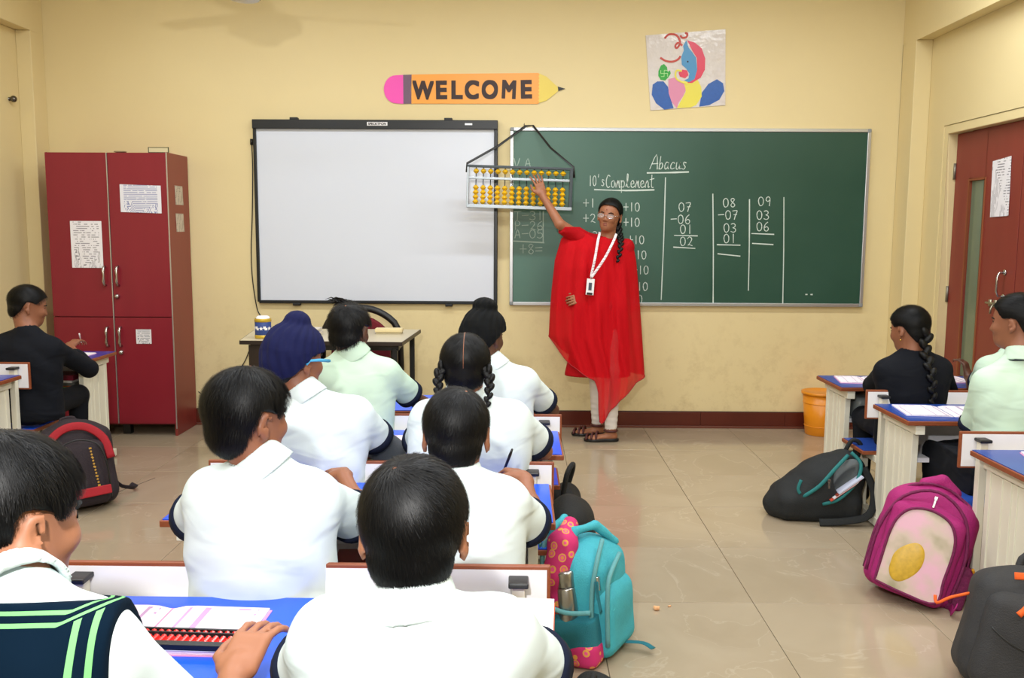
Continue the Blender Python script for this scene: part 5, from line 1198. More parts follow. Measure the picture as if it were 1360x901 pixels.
def pupil(label, J, top='shirt', hairk=('boy', {}), turb=None, yaw=0, pitch=-12, roll=0, s=1.0, h=.007, skin=None, shirt=None, sleeve=.72, cuff=True, hands=(True, True), seat=.36, collar=True, seed=0, curlR=.5, curlL=.5, group=None, handdirR=None, handdirL=None, legs='trousers', desk_z=.60, wide=1.0, hs=.85, face=True, handupR=(0, 0, 1), knee_dx=0, greysleeve=False, loose=1.0, bodyh=None):
    skin = skin or M_skin; shirt = shirt or M_shirt
    J = {k: V3(v_) for k, v_ in J.items()}
    for k in ('wrL', 'wrR'): J[k][2] = max(J[k][2], desk_z+.026)
    for k in ('elL', 'elR'): J[k][2] = max(J[k][2], min(desk_z+.04, .66) if J[k][1]+.02 > 99 else J[k][2])
    hip = V3((J['neck'][0]*.85+.15*(J['shL'][0]+J['shR'][0])/2, J['neck'][1]-.02, seat+.095)); base = (float(hip[0]), float(hip[1]), 0)
    t = thing('person', label, 'person', base, group=group or 'pupils at the bench desks')
    F = Fr(J['head'], euler(yaw, pitch, roll), s); sh = (J['shL']+J['shR'])/2; neck = J['neck'].copy()
    hw = np.linalg.norm(J['shR']-J['shL'])/2; chest = sh*.62+hip*.38; 
    # ---- body: one continuous surface
    bh = bodyh or h; allp = np.array([J[k] for k in ('head', 'shL', 'shR', 'elL', 'elR', 'wrL', 'wrR')]+[hip]); lo = allp.min(0)-.15; hi = allp.max(0)+.16
    v = Vol(lo, hi, bh); add_head(v, F, s, neck+V3((0, 0, -.01)), .047)
    v.cap(neck, sh+V3((0, 0, -.05)), .044, .055, .02); v.cap(J['shL'], J['shR'], .032, .032, .03); v.ell(chest, (hw*.85, .07, .14), .04); v.cap(chest, hip, .075, .085, .05)
    for sd, sg in (('L', -1), ('R', 1)):
        a, e, w_ = J['sh'+sd], J['el'+sd], J['wr'+sd]; v.cap(a, e, .034, .029, .02); v.cap(e, w_, .029, .021, .012); v.cap(e+.3*(w_-e), e+.5*(w_-e), .029, .027, .015)
        if hands[0 if sg < 0 else 1]:
            dd = handdirL if sg < 0 else handdirR; add_hand(v, w_, dd if dd is not None else unit(w_-e)+V3((0, .5, -.05)), handupR if sg > 0 else (0, 0, 1), sg, hs, curlR if sg > 0 else curlL)
    v.mesh('body', skin, t)
    if face: face_parts(t, F, s)
    # ---- shirt
    lo = np.minimum(np.minimum(J['shL'], J['shR']), np.minimum(hip, np.minimum(J['elL'], J['elR'])))-.13; hi = np.maximum(np.maximum(J['shL'], J['shR']), np.maximum(neck, np.maximum(J['elL'], J['elR'])))+.12; lo[2] = seat-.0
    v = Vol(lo, hi, h); back = V3((0, -.012, 0))
    v.ell(chest+V3((0, 0, .02))+back, ((hw+.020)*wide, .098*loose, .17), .05); v.cap(J['shL']+V3((.01, 0, -.012)), J['shR']+V3((-.01, 0, -.012)), .050, .050, .05)
    for sg in (-1, 1): v.cap(sh+V3((sg*hw*.62*wide, 0, -.05)), hip+V3((sg*hw*.60*wide, 0, -.05)), .080*loose, .086*loose, .05)
    v.cap(chest, hip+V3((0, -.01, -.05)), .098*loose, .105*loose, .05); v.cap(sh+V3((0, -.005, .0)), neck+V3((0, -.004, -.010)), .058, .0535, .04)
    for sg in (-1, 1): v.cap(neck+V3((sg*.03, 0, -.020)), J['shR' if sg > 0 else 'shL'], .040, .048, .03)
    v.disp(folds(.0048, seed*1.7, 1.0), 1)
    cuts = []
    for sd in 'LR':
        a, e = J['sh'+sd], J['el'+sd]
        if top == 'blazer': w_ = J['wr'+sd]; v.cap(a, e, .052, .048, .03); v.cap(e, w_-.15*(w_-e), .046, .036, .02); cuts.append((w_-.12*(w_-e), unit(w_-e), .09))
        else: c_ = a+(e-a)*sleeve; q = a+(e-a)*(sleeve+.12); v.cap(a, q, .053, .055*loose, .03); cuts.append((c_, unit(e-a), .085))
    nk = unit(F(0, -.022, -.045)-neck); v.cap(neck+nk*(.034 if top != 'vest' else .055), neck+nk*.20, .0490*s, .0495*s, .004, 'sub')
    X, Y, Z = v.ax[0][:, None, None], v.ax[1][None, :, None], v.ax[2][None, None, :]
    for c_, n_, r_ in cuts:
        dd = (X-c_[0])*n_[0]+(Y-c_[1])*n_[1]+(Z-c_[2])*n_[2]; rad_ = np.sqrt((X-c_[0])**2+(Y-c_[1])**2+(Z-c_[2])**2)
        m_ = rad_ < .16; v.D = np.where(m_ & (np.abs(dd) < .16) & (rad_ < r_+.02), np.maximum(v.D, dd), v.D)
    v.cut((0, 0, seat+.012), (0, 0, -1))
    def extra_kill(V):
        k = np.zeros(len(V), bool)
        for c_, n_, r_ in cuts: dd = (V-c_)@n_; k |= (dd > -h*.6) & (np.linalg.norm(V-c_, axis=1) < r_)
        return k
    sm = {'shirt': shirt, 'blazer': M_blazer, 'vest': shirt}[top]; nm = {'shirt': 'shirt', 'blazer': 'blazer', 'vest': 'shirt'}[top]
    so = v.mesh(nm, sm, t)
    if top == 'vest':
        v.D = v.D-.010
        for sd in 'LR':
            a = J['sh'+sd]; ax_ = unit(a-sh); dd = (X-a[0])*ax_[0]+(Y-a[1])*ax_[1]+(Z-a[2])*ax_[2]-.040; v.D = np.maximum(v.D, np.where(Z > a[2]-.20, dd, -1))
        zc = neck+V3((0, 0, -.002)); pn = unit((0, .30, .95)); pl_ = lambda x, y, z: (x-zc[0])*pn[0]+(y-zc[1])*pn[1]+(z-zc[2])*pn[2]
        v.D = np.maximum(v.D, pl_(X, Y, Z))
        e1 = lambda V: np.clip(np.minimum(*[-((V-J['sh'+sd])@unit(J['sh'+sd]-sh)-.040) for sd in 'LR']), 0, .08)
        e2 = lambda V: np.clip(-pl_(V[:, 0], V[:, 1], V[:, 2])+np.maximum(np.hypot(V[:, 0]-zc[0], V[:, 1]-zc[1])-.10, 0), 0, .08)
        vo = v.mesh('vest', stripe_mat(), t, attr={'edge_arm': e1, 'edge_neck': e2}); vo['label'] = 'navy vest with green striped edges'
    if cuff and top != 'blazer':
        for c_, n_, r_ in cuts:
            R = np.array(Vector(n_).to_track_quat('Z', 'Y').to_matrix()); rr_ = .0555*loose
            tag(MB().lathe([(rr_-.004, -.022), (rr_+.0045, -.021), (rr_+.0045, .004), (rr_-.001, .006), (rr_-.004, .003), (rr_-.003, -.02)], tuple(c_), 26, Matrix(R)).build('sleeve_cuff', M_navy, t, None, True), 'navy knitted sleeve cuff')
    if greysleeve:
        e, w_ = J['elR'], J['wrR']; a = J['shR']; v2 = Vol(np.minimum(a, np.minimum(e, w_))-.08, np.maximum(a, np.maximum(e, w_))+.08, .006); v2.cap(a+(e-a)*.6, e, .048, .052, .01); v2.cap(e, e+(w_-e)*.7, .050, .034, .03); v2.cut(a+(e-a)*.66, -unit(e-a))
        tag(v2.mesh('arm_sleeve', M_greysl, t), 'grey ribbed arm sleeve')
    if collar and top != 'blazer':
        R = np.array(Vector(nk).to_track_quat('Z', 'Y').to_matrix()); r_ = .054*s
        vc = Vol(neck-.09, neck+.09, .0042); X, Y, Z = vc.ax[0][:, None, None], vc.ax[1][None, :, None], vc.ax[2][None, None, :]; c_ = neck+nk*.006
        px, py, pz = X-c_[0], Y-c_[1], Z-c_[2]; q = [px*R[0, i]+py*R[1, i]+pz*R[2, i] for i in range(3)]; rho = np.sqrt(q[0]**2+q[1]**2)
        vc.D = (np.maximum(np.abs(rho-(r_+.004-.26*(q[2]))) - .0045, np.abs(q[2]-.0)-(.017 if top == 'vest' else .030))).astype(np.float32)
        vc.mesh('collar', shirt, t)
    # ---- legs
    v = Vol(hip-V3((.2, .16, .5)), hip+V3((.22, .56, .16)), .010)
    v.ell(hip+V3((0, 0, -.03)), (.135, .11, .085), .03)
    kz = seat+.075; ky = hip[1]+.36
    if legs == 'skirt':
        v.rbox(hip+V3((knee_dx*.5, .18, -.035)), (.17, .22, .075), .06, .05); v.rbox(hip+V3((knee_dx, .30, -.15)), (.16, .09, .13), .06, .06); v.disp(lambda X, Y, Z: np.sin(70*X+8*Y)*.6, .006)
    for sg in (-1, 1):
        k_ = V3((hip[0]+sg*.085+knee_dx, ky, kz)); an = V3((hip[0]+sg*.09+knee_dx, ky-.02, .085)); v.cap(hip+V3((sg*.07, .0, -.02)), k_, .072, .058, .03); v.cap(k_, an, .054, .040, .02)
    v.cut((0, 0, .05), (0, 0, -1)); v.mesh(legs, M_trous, t)
    for sg in (-1, 1):
        p = V3((hip[0]+sg*.09+knee_dx, ky-.02, 0)); vs_ = Vol(p-V3((.07, .10, .01)), p+V3((.07, .20, .12)), .007); vs_.ell(p+V3((0, -.015, .035)), (.035, .05, .036), .02); vs_.ell(p+V3((0, .085, .028)), (.040, .075, .030), .03); vs_.cap(p+V3((0, -.01, .04)), p+V3((0, -.01, .085)), .034, .036, .02); vs_.cut((0, 0, .001), (0, 0, -1))
        vs_.mesh('shoe', M_black, t)
    # ---- hair
    if turb: 
        turban(t, F, s, **turb); hair(t, F, s*.99, 'boy_low', 0)
    else:
        k, kw = hairk; hair(t, F, s, k, seed=seed, **kw)
    return t, F

JT = {
'C1R':dict(head=(-0.153,1.300,0.951), neck=(-0.146,1.250,0.858), shL=(-0.268,1.250,0.808), shR=(-0.028,1.250,0.812), elL=(-0.336,1.360,0.684), elR=(0.051,1.380,0.677), wrL=(-0.264,1.620,0.586), wrR=(-0.038,1.660,0.584)),
'C1L':dict(head=(-0.655,1.125,1.024), neck=(-0.612,1.050,0.950), shL=(-0.735,1.030,0.890), shR=(-0.521,1.050,0.888), elL=(-0.882,1.200,0.655), elR=(-0.430,1.215,0.640), wrL=(-0.803,1.450,0.558), wrR=(-0.480,1.455,0.640)),
'C2R':dict(head=(-0.147,2.120,0.909), neck=(-0.141,2.080,0.812), shL=(-0.250,2.080,0.752), shR=(-0.032,2.080,0.757), elL=(-0.269,2.200,0.636), elR=(0.048,2.240,0.634), wrL=(-0.241,2.500,0.599), wrR=(0.018,2.480,0.700)),
'C2L':dict(head=(-0.612,2.020,0.970), neck=(-0.580,2.000,0.866), shL=(-0.694,2.000,0.800), shR=(-0.470,2.000,0.794), elL=(-0.800,2.150,0.668), elR=(-0.385,2.260,0.640), wrL=(-0.751,2.450,0.632), wrR=(-0.490,2.480,0.705)),
'C3L':dict(head=(-0.715,2.880,0.978), neck=(-0.682,2.850,0.869), shL=(-0.780,2.850,0.794), shR=(-0.521,2.850,0.808), elL=(-0.811,3.000,0.646), elR=(-0.440,3.020,0.640), wrL=(-0.808,3.300,0.586), wrR=(-0.608,3.280,0.578)),
'C3R':dict(head=(-0.172,2.900,0.949), neck=(-0.166,2.880,0.854), shL=(-0.288,2.880,0.789), shR=(-0.020,2.880,0.791), elL=(-0.336,3.000,0.649), elR=(0.089,3.050,0.640), wrL=(-0.274,3.300,0.604), wrR=(-0.050,3.300,0.620)),
'C4L':dict(head=(-0.675,3.600,0.992), neck=(-0.663,3.580,0.909), shL=(-0.764,3.580,0.820), shR=(-0.531,3.580,0.827), elL=(-0.823,3.700,0.696), elR=(-0.419,3.750,0.673), wrL=(-0.839,4.000,0.639), wrR=(-0.438,4.050,0.598)),
'C4R':dict(head=(-0.138,3.650,0.966), neck=(-0.105,3.620,0.854), shL=(-0.223,3.620,0.792), shR=(0.023,3.620,0.788), elL=(-0.283,3.800,0.648), elR=(0.144,3.800,0.634), wrL=(-0.165,4.050,0.617), wrR=(0.006,4.050,0.618)),
'L1':dict(head=(-2.587,4.750,0.983), neck=(-2.575,4.700,0.857), shL=(-2.743,4.700,0.776), shR=(-2.453,4.700,0.770), elL=(-2.839,4.950,0.533), elR=(-2.381,4.950,0.620), wrL=(-2.754,5.200,0.624), wrR=(-2.583,5.150,0.719)),
'R1':dict(head=(1.878,4.350,0.930), neck=(1.889,4.320,0.824), shL=(1.763,4.300,0.739), shR=(2.010,4.300,0.748), elL=(1.801,4.550,0.623), elR=(2.170,4.500,0.565), wrL=(2.012,4.780,0.593), wrR=(2.198,4.750,0.599)),
'R1B':dict(head=(2.401,4.350,0.926), neck=(2.378,4.320,0.820), shL=(2.243,4.300,0.749), shR=(2.505,4.300,0.751), elL=(2.295,4.500,0.604), elR=(2.689,4.500,0.569), wrL=(2.333,4.660,0.655), wrR=(2.753,4.750,0.603)),
'R2':dict(head=(1.976,3.600,1.043), neck=(1.979,3.550,0.908), shL=(1.856,3.550,0.808), shR=(2.122,3.550,0.810), elL=(1.870,3.680,0.575), elR=(2.316,3.700,0.558), wrL=(2.054,3.920,0.573), wrR=(2.368,3.950,0.569)),
}
pupil('boy seen from behind in white shirt, centre of the nearest desk', JT['C1R'], h=.006, hairk=('boy_low', dict(strands=14000, whorl=(-.028, -.055, .085), length=.060)), seed=1, wide=1.04, loose=1.06, skin=M_skin3, pitch=-10, yaw=0)
pupil('boy in navy vest with green stripes, hand on the red abacus', JT['C1L'], top='vest', h=.0055, hairk=('boy', dict(strands=14000, length=.07, whorl=(0, -.03, .1), lift=.006)), seed=2, yaw=-32, pitch=-14, skin=M_skin3, wide=1.1, cuff=False, curlR=.75, handdirR=(.16, .80, .46), handupR=(-.15, -.45, .85), hs=1.0)
pupil('boy writing with a pen, second row, left of the teal bag', JT['C2R'], h=.0065, hairk=('boy', dict(strands=8000, whorl=(.030, -.05, .085), length=.045)), seed=3, skin=M_skin, wide=1.05, pitch=-16, curlR=1.2, handdirR=(-.45, .8, .12), loose=1.05, handupR=(.35, -.2, .9))
pupil('thick haired boy in white shirt turned right, left of the second row', JT['C2L'], h=.0065, hairk=('boy_low', dict(strands=9000, length=.085, whorl=(0, .0, .1), lift=.008, big=1.04)), seed=4, yaw=-38, pitch=-10, skin=M_skin, wide=1.12, loose=1.1, handdirR=(-.4, .9, 0))
t3, F3 = pupil('boy in a navy turban and blue glasses', JT['C3L'], turb=dict(m=M_turb, bun=(0, -.012, .124), bs=(.041, .043, .034)), seed=5, yaw=-38, pitch=-10, skin=M_skin, wide=1.05, loose=1.05, greysleeve=True, s=1.0, h=.007, sleeve=.60)
MB().tube([F3(.078, .072, .008), F3(.088, .02, .008), F3(.085, -.012, .004), F3(.083, -.024, -.010)], [.0055, .005, .004, .004], 6).build('glasses_temple', mat('sky blue plastic', '48A8D8', .35), t3, None, True)
t6, F6 = pupil('girl with two plaits and a straight centre parting', JT['C3R'], hairk=('girl', dict(strands=4000, flow='part', length=.05, big=1.03, lift=.004)), seed=6, skin=M_skin, wide=1.2, loose=1.12, pitch=-14)
MB().tube([F6(0, -.012+.1005*sin(a)*-1, .028+.0880*cos(a)) for a in np.linspace(-.5, 2.0, 14)], .0012, 5).build('parting', M_skin, t6, None, True)
for sg in (-1, 1):
    plait(t6, [F6(sg*.066, -.058, .000), F6(sg*.080, -.064, -.030), F6(sg*.080, -.066, -.075), F6(sg*.074, -.064, -.118)], .019, n=10)
t7, F7 = pupil('spiky haired boy in pale mint shirt before the teacher table', JT['C4L'], hairk=('boy', dict(strands=3500, length=.05, lift=.010)), seed=7, yaw=-16, skin=M_skin2, shirt=M_shirtg, h=.0075)
mb = MB()
for k in range(46):
    q = random.uniform(-1, 1); e = random.uniform(.5, 1); a0 = V3((-.015+.05*q*.4, .02*random.uniform(-2, 1.5), .108+.004*q)); d0 = V3((-.9, .3*random.uniform(-1, 1), .35*random.uniform(.2, 1)))
    mb.tube([F7(*a0), F7(*(a0+d0*.03*e+V3((0, 0, .006)))), F7(*(a0+d0*.058*e+V3((0, 0, .004)))), F7(*(a0+d0*.085*e+V3((0, 0, -.016*e))))], [.0045, .0036, .0022, .0005], 5)
mb.build('hair_tuft', M_hair, t7, None, True)
pupil('boy in a black turban in the far row', JT['C4R'], turb=dict(m=M_turbk, bun=(0, -.022, .128), bs=(.054, .052, .034)), seed=8, yaw=-34, skin=M_skin2, h=.0075, shirt=M_shirt, s=.97)
pupil('boy in a dark navy blazer writing at the violet desk', JT['L1'], top='blazer', hairk=('boy', dict(strands=2500, length=.04)), seed=9, yaw=-52, pitch=-16, skin=M_skin, h=.009, desk_z=.655, group='pupils in blazers', curlR=1.0, handdirR=(.2, .8, .35), wide=1.1, seat=.38)
t10, F10 = pupil('girl in a navy blazer with one long plait', JT['R1'], top='blazer', hairk=('girl', dict(strands=2500, flow='back', big=1.03)), seed=10, yaw=28, pitch=-16, skin=M_skin, h=.009, group='pupils in blazers', wide=1.05)
plait(t10, [F10(-.0, -.095, -.03), (1.915, 4.245, .84), (1.925, 4.190, .74), (1.935, 4.185, .63), (1.94, 4.18, .55)], .030, n=15)
MB().tube([F10(-.075, -.004, -.045), F10(-.077, -.004, -.052)], .004, 6).build('earring', mat('gold', 'D8B050', .2, 1), t10, None, True)
MB().tube([V3((1.889, 4.32, .832))+V3((.052*cos(a), .052*sin(a), .004*sin(a))) for a in np.linspace(pi*1.05, pi*1.95, 10)], .007, 6).build('shirt_collar', M_shirt, t10, None, True)
t12, F12 = pupil('girl in pale shirt with a navy collar ribbon, right photo edge', JT['R2'], hairk=('girl', dict(strands=3000, flow='back', big=1.03)), seed=11, yaw=42, pitch=-8, skin=M_skin, shirt=M_shirtg, legs='skirt', knee_dx=-.14, sleeve=.86, h=.0075, wide=1.1)
v = Vol(F12.o-.2, F12.o+.2, .006); v.ell(F12(.0, -.115, .0), (.035, .03, .04), .01, F12.R); v.mesh('hair_bun', M_hair, t12)
MB().tube([V3(JT['R2']['neck'])+V3((.066*cos(a), .066*sin(a), -.010-.012*sin(a))) for a in np.linspace(-pi, pi, 24, endpoint=False)], .006, 6, closed=True).build('neck_ribbon', M_navy, t12, None, True)
pupil('pupil almost hidden behind the girl in pale shirt', JT['R1B'], hairk=('girl', dict(strands=0)), seed=12, yaw=20, skin=M_skin2, shirt=M_shirtg, h=.010, curlL=1.2, sleeve=.6, handdirL=(-.2, .2, .95))
tag(MB().tube([(-.050, 2.60, .668), (-.022, 2.565, .750), (-.016, 2.558, .768)], [.0035, .0045, .003], 8).build('pen', M_black, None, (-.02, 2.6, .70), True), 'black pen held by the writing boy in the second row', 'pen')
tag(MB().tube([(-2.555, 5.235, .73), (-2.545, 5.20, .775), (-2.542, 5.19, .787)], [.003, .004, .004], 8).build('pen', M_paper, None, (-2.55, 5.21, .75), True), 'pale pen held by the boy in the dark blazer', 'pen')

# ---------------------------------------------------------------- the teacher
te = thing('person', 'teacher in red kurta and long red scarf pointing at the abacus', 'person', (.55, 5.97, 0))
FT = Fr((.585, 5.93, 1.492), euler(158, -4, -7), 1.0)
nk = V3((.578, 5.955, 1.345)); sR, sL = V3((.435, 5.97, 1.325)), V3((.705, 5.96, 1.290))
eR, wR = V3((.262, 5.90, 1.435)), V3((.150, 6.01, 1.625)); eL, wL = V3((.675, 5.96, 1.03)), V3((.420, 5.848, .955))
v = Vol((-.0, 5.68, .0), (.90, 6.16, 1.80), .0055)
add_head(v, FT, .98, nk, .045); v.cap(nk, (nk+(sR+sL)/2)/2, .048, .06, .03); v.cap(sR, sL, .038, .038, .04)
v.ell((.565, 5.97, 1.18), (.125, .085, .17), .04); v.cap((.56, 5.97, 1.15), (.55, 5.97, .90), .095, .12, .05)
v.cap(sR, eR, .040, .033, .03); v.cap(eR, wR, .033, .022, .01); v.cap(sL, eL, .04, .035, .02); v.cap(eL, wL, .033, .022, .012)
add_hand(v, wR, (-.28, .12, .95), (.25, -.95, .12), 1, .92, .42, .14); add_hand(v, wL, (-.88, -.47, -.02), (.1, -.95, .3), -1, .88, 1.25, .05)
for sx_, fx_, fy_ in ((-.06, .545, 6.10), (.065, .618, 5.93)):
    hp = V3((.55+sx_, 5.97, .86)); kn = V3(((hp[0]+fx_)/2+.01, (hp[1]+fy_)/2-.02, .48)); an = V3((fx_, fy_, .09)); v.cap(hp, kn, .085, .055, .04); v.cap(kn, an, .052, .034, .02)
    v.cap(an, an+V3((0, 0, -.045)), .032, .032, .02); v.cap(an+V3((.02, 0, -.058)), an+V3((-.13, -.02, -.066)), .026, .018, .02); v.ell(an+V3((-.11, -.015, -.066)), (.045, .035, .014), .015)
v.cut((0, 0, .012), (0, 0, -1)); v.mesh('body', mat('warm brown skin', '9C6446', .5), te); face_parts(te, FT, .98)
MB().sph(FT(0, .079, .042), .0032, 8).build('bindi', mat('maroon bindi', '7A0A18', .4), te, None, True)
hair(te, FT, .98, 'woman', strands=3500, flow='back', length=.06, big=1.02, seed=30, lift=.004)
plait(te, [FT(-.035, -.085, -.05), (.652, 5.955, 1.37), (.655, 5.885, 1.335), (.650, 5.845, 1.29), (.640, 5.830, 1.235), (.628, 5.825, 1.205)], .025, n=18)
# glasses
M_gf = mat('silver wire', 'C8C8D0', .2, .9); M_lens = mat('spectacle lens', 'F0F4F8', .05)
nt, N, b_ = nodes(M_lens); b_.inputs['Alpha'].default_value = .22
gl = None
for sg in (-1, 1):
    c_ = (sg*.032, .092, .002); mb = MB(); ring = [FT(c_[0]+.021*cos(a), c_[1]-.12*abs(c_[0]+.021*cos(a))*.3, c_[2]+.0135*sin(a)) for a in np.linspace(0, 2*pi, 20, endpoint=False)]
    mb.tube(ring, .0013, 5, closed=True).tube([FT(sg*.053, .086, .006), FT(sg*.072, .04, .008), FT(sg*.078, -.005, .004)], .0013, 5)
    if sg < 0: mb.tube([FT(-.011, .091, .004), FT(0, .094, .006), FT(.011, .091, .004)], .0013, 5)
    mb.build('glasses_frame', M_gf, te, None, True)
    MB().add(ring, [tuple(range(20))]).build('lens', M_lens, te)
# kurta
v = Vol((.10, 5.74, .36), (.95, 6.20, 1.42), .0075)
v.ell((.565, 5.97, 1.17), (.145, .105, .20), .04); v.cap(sR+V3((.02, 0, -.01)), sL+V3((-.02, 0, -.01)), .055, .055, .05); v.cap(nk+V3((0, 0, -.035)), (.57, 5.97, 1.25), .056, .08, .04)
v.cap(sR, sR+(eR-sR)*1.0, .060, .052, .03); v.cap(sL, eL, .050, .046, .03); v.cap(eL, eL+(wL-eL)*.35, .050, .044, .02)
v.cap((.56, 5.97, 1.10), (.545, 5.97, .92), .12, .15, .06)
for sx_ in (-.09, 0, .09): v.cap((.545+sx_, 5.97, .88), (.535+sx_*1.25, 5.98, .44), .085, .105, .05)
v.disp(folds(.004, 3), 1); v.disp(lambda X, Y, Z: np.where(Z < .95, np.sin(48*X+10*Y)*(.95-Z), 0), .014)
v.cut((.0, 0, .435), (0, 0, -1)); n_ = unit(eR-sR); c_ = sR+(eR-sR)*.88
X, Y, Z = v.ax[0][:, None, None], v.ax[1][None, :, None], v.ax[2][None, None, :]
v.D = np.where(X < .36, np.where(Z > 1.2, np.maximum(v.D, (X-c_[0])*n_[0]+(Y-c_[1])*n_[1]+(Z-c_[2])*n_[2]), v.D), v.D)
v.cap(nk+V3((0, 0, -.02)), nk+V3((0, -.0, .1)), .052, .06, .004, 'sub')
v.mesh('kurta', M_redk, te)
# long scarf wrapped round the shoulders, thin enough to see through at the hem
def scarf_mat():
    m = mat('sheer red scarf', 'C60414', .8, spec=.2); nt, N, b = nodes(m); b.inputs['Alpha'].default_value = .80; tc = N.new('ShaderNodeTexCoord')
    wv = N.new('ShaderNodeTexNoise'); mp = N.new('ShaderNodeMapping'); mp.inputs['Scale'].default_value = (60, 60, 3); nt.links.new(tc.outputs['Object'], mp.inputs[0]); nt.links.new(mp.outputs[0], wv.inputs['Vector']); wv.inputs['Scale'].default_value = 1; wv.inputs['Detail'].default_value = 4
    mr = N.new('ShaderNodeMapRange'); mr.inputs[3].default_value = .76; mr.inputs[4].default_value = .95; nt.links.new(wv.outputs['Fac'], mr.inputs[0]); nt.links.new(mr.outputs[0], b.inputs['Alpha'])
    return m
M_sc = scarf_mat()
nu, nv = 120, 60; th = np.linspace(0, 2*pi, nu, endpoint=False); vv = np.linspace(0, 1, nv); VV = []
zt = lambda u: np.interp(u, [0, .12, .25, .42, .50, .62, .75, .90, 1], [1.40, 1.40, 1.385, 1.365, 1.335, 1.355, 1.360, 1.325, 1.26])
zbf = lambda u: np.interp(u, [0, .06, .14, .22, .30, .38, .42, .46, .50, .54, .62, .75, .88, 1], [.70, .60, .52, .48, .45, .42, .36, .16, .145, .16, .23, .31, .40, .44])
zbb = lambda u: np.interp(u, [0, .1, .3, .7, 1], [.70, .60, .50, .46, .44])
xlz = lambda z: np.interp(z, [.14, .40, .50, .60, .70, .84, 1.0, 1.20, 1.34, 1.40], [.36, .30, .275, .235, .200, .205, .215, .235, .275, .33])
xrz = lambda z: np.interp(z, [.14, .30, .42, .50, .70, .84, 1.0, 1.20, 1.28, 1.34, 1.38], [.72, .80, .838, .832, .815, .802, .787, .765, .748, .718, .660])
for v_ in vv:
    for a in th:
        u = (1-cos(a))/2; front = sin(a) > 0; zb = float(zbf(u)) if front else float(zbb(u)); z = float(zt(u))*(1-v_)+zb*v_
        xl_, xr_ = float(xlz(z)), float(xrz(z)); x = xl_+(xr_-xl_)*u
        dep = float(np.interp(z, [.1, .9, 1.15, 1.28, 1.36, 1.42], [.165, .160, .145, .110, .062, .055])); fold = .017*sin(24*u+2.2*sin(2.6*z))*min(1, v_*2.5)+.008*sin(57*u+5*z)*min(1, v_*2)
        if front: fold += .020*math.exp(-((u-(.30+.10*v_))/.035)**2)*min(1, v_*4)*(-1)*(-1)
        y = 5.965-(dep+fold)*sin(a)**1 if front else 5.975-(dep*.62+fold*.5)*sin(a)
        VV.append((x+.004*sin(40*u), y, z))
FF = [(i*nu+j, i*nu+(j+1) % nu, (i+1)*nu+(j+1) % nu, (i+1)*nu+j) for i in range(nv-1) for j in range(nu)]
tag(MB().add(VV, FF).build('scarf', M_sc, te, None, True), 'long sheer red scarf')
hem = [VV[(nv-1)*nu+j] for j in range(nu)]; MB().tube(hem, .0035, 5, closed=True).build('scarf_hem', mat('red stitched hem', 'A00818', .7), te, None, True)
# lanyard and badge
M_lan = print_mat('white printed lanyard', 'ECE6EA', 'B06078', 30, 3, .5)
for pts in ([(.522, 5.900, 1.385), (.505, 5.840, 1.33), (.484, 5.795, 1.22), (.468, 5.795, 1.14), (.462, 5.795, 1.10)], [(.628, 5.895, 1.375), (.600, 5.835, 1.32), (.545, 5.795, 1.22), (.482, 5.790, 1.125), (.464, 5.79, 1.10)]):
    MB().tube(spline(pts, 5), .0085, 8, flat=(0, 1, 0)).build('lanyard', M_lan, te, None, True)
bd = MB().obox((.456, 5.792, 1.037), (.025, .003, .052), Matrix.Rotation(rad(4), 3, 'Y')).build('badge', mat('white badge', 'EDEDF0', .25), te, None, False, .002)
MB().obox((.4555, 5.7875, 1.040), (.010, .001, .024), Matrix.Rotation(rad(4), 3, 'Y')).build('badge_photo', mat('badge photo', '404858', .4), bd)
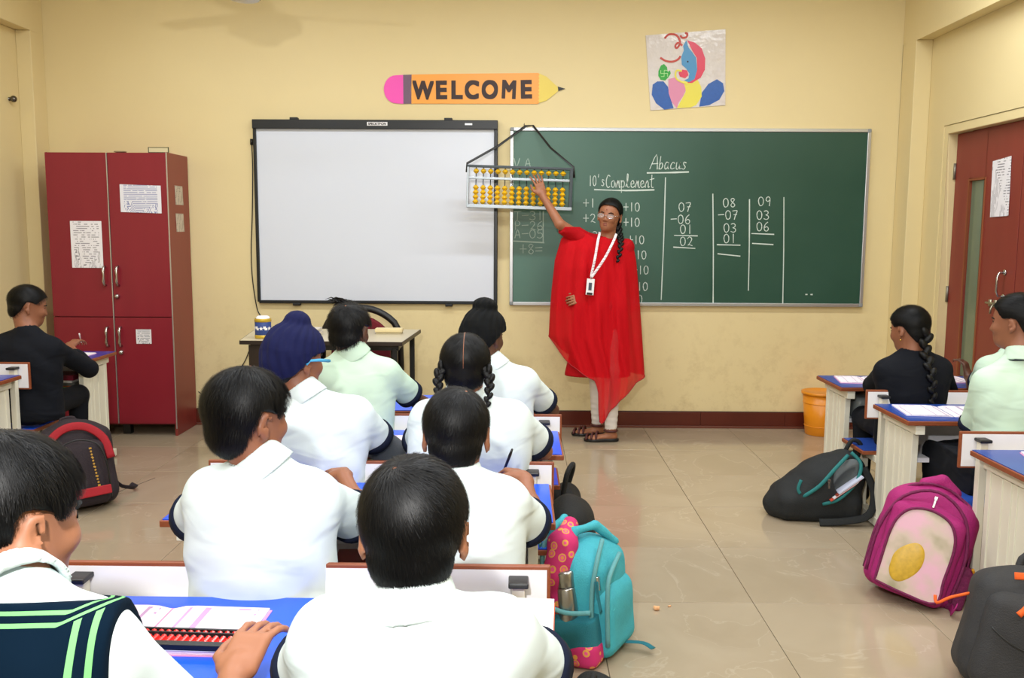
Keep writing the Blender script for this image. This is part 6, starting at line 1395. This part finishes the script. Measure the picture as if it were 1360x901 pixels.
MB().obox((.452, 5.7875, .994), (.018, .001, .007), Matrix.Rotation(rad(4), 3, 'Y')).build('badge_stripe', M_black, bd)
MB().tube([(.463, 5.79, 1.10), (.460, 5.79, 1.088)], .005, 6).build('badge_clip', M_chrome, bd, None, True)
# leggings and sandals
M_mar = mat('maroon strap leather', '4A1A1C', .5)
for sx_, fx_, fy_ in ((-.06, .545, 6.10), (.065, .618, 5.93)):
    hp = V3((.55+sx_, 5.97, .80)); kn = V3(((hp[0]+fx_)/2+.01, (hp[1]+fy_)/2-.02, .48)); an = V3((fx_, fy_, .09))
    v = Vol(np.minimum(hp, an)-V3((.13, .13, .02)), np.maximum(hp, an)+V3((.13, .13, .12)), .008); v.cap(hp, kn, .088, .060, .04); v.cap(kn, an, .058, .040, .02); v.disp(lambda X, Y, Z: np.sin(160*Z+20*X)*(Z < .3), .0015); v.cut((0, 0, .078), (0, 0, -1)); v.mesh('legging', M_leg, te)
    sl = Vol(an+V3((-.20, -.08, -.1)), an+V3((.09, .08, .0)), .005); c_ = an+V3((-.055, -.006, -.080))
    sl.ell(c_+V3((-.05, 0, 0)), (.075, .044, .05), .03); sl.ell(c_+V3((.055, .0, 0)), (.055, .034, .05), .04); sl.cut((0, 0, .022), (0, 0, 1)); sl.cut((0, 0, .001), (0, 0, -1)); so = sl.mesh('sandal', M_black, te)
    for k, (dx, rr_) in enumerate(((-.10, .036), (-.065, .035), (-.035, .034))):
        MB().tube([c_+V3((dx, rr_*1.15*cos(a), -.062+.0+.05*sin(a)+.0)) for a in np.linspace(0, pi, 10)], .009, 6).build('strap', M_mar, so, None, True) if False else MB().tube([V3((c_[0]+dx+.012*cos(a), c_[1]+rr_*1.12*cos(a), .018+(.030+.008*k)*sin(a))) for a in np.linspace(0, pi, 10)], .008, 6).build('strap', M_mar, so, None, True)
    MB().tube([V3((an[0]+.042*cos(a), an[1]+.040*sin(a), .072)) for a in np.linspace(0, 2*pi, 20, endpoint=False)], .0075, 6, closed=True).build('ankle_strap', M_mar, so, None, True)
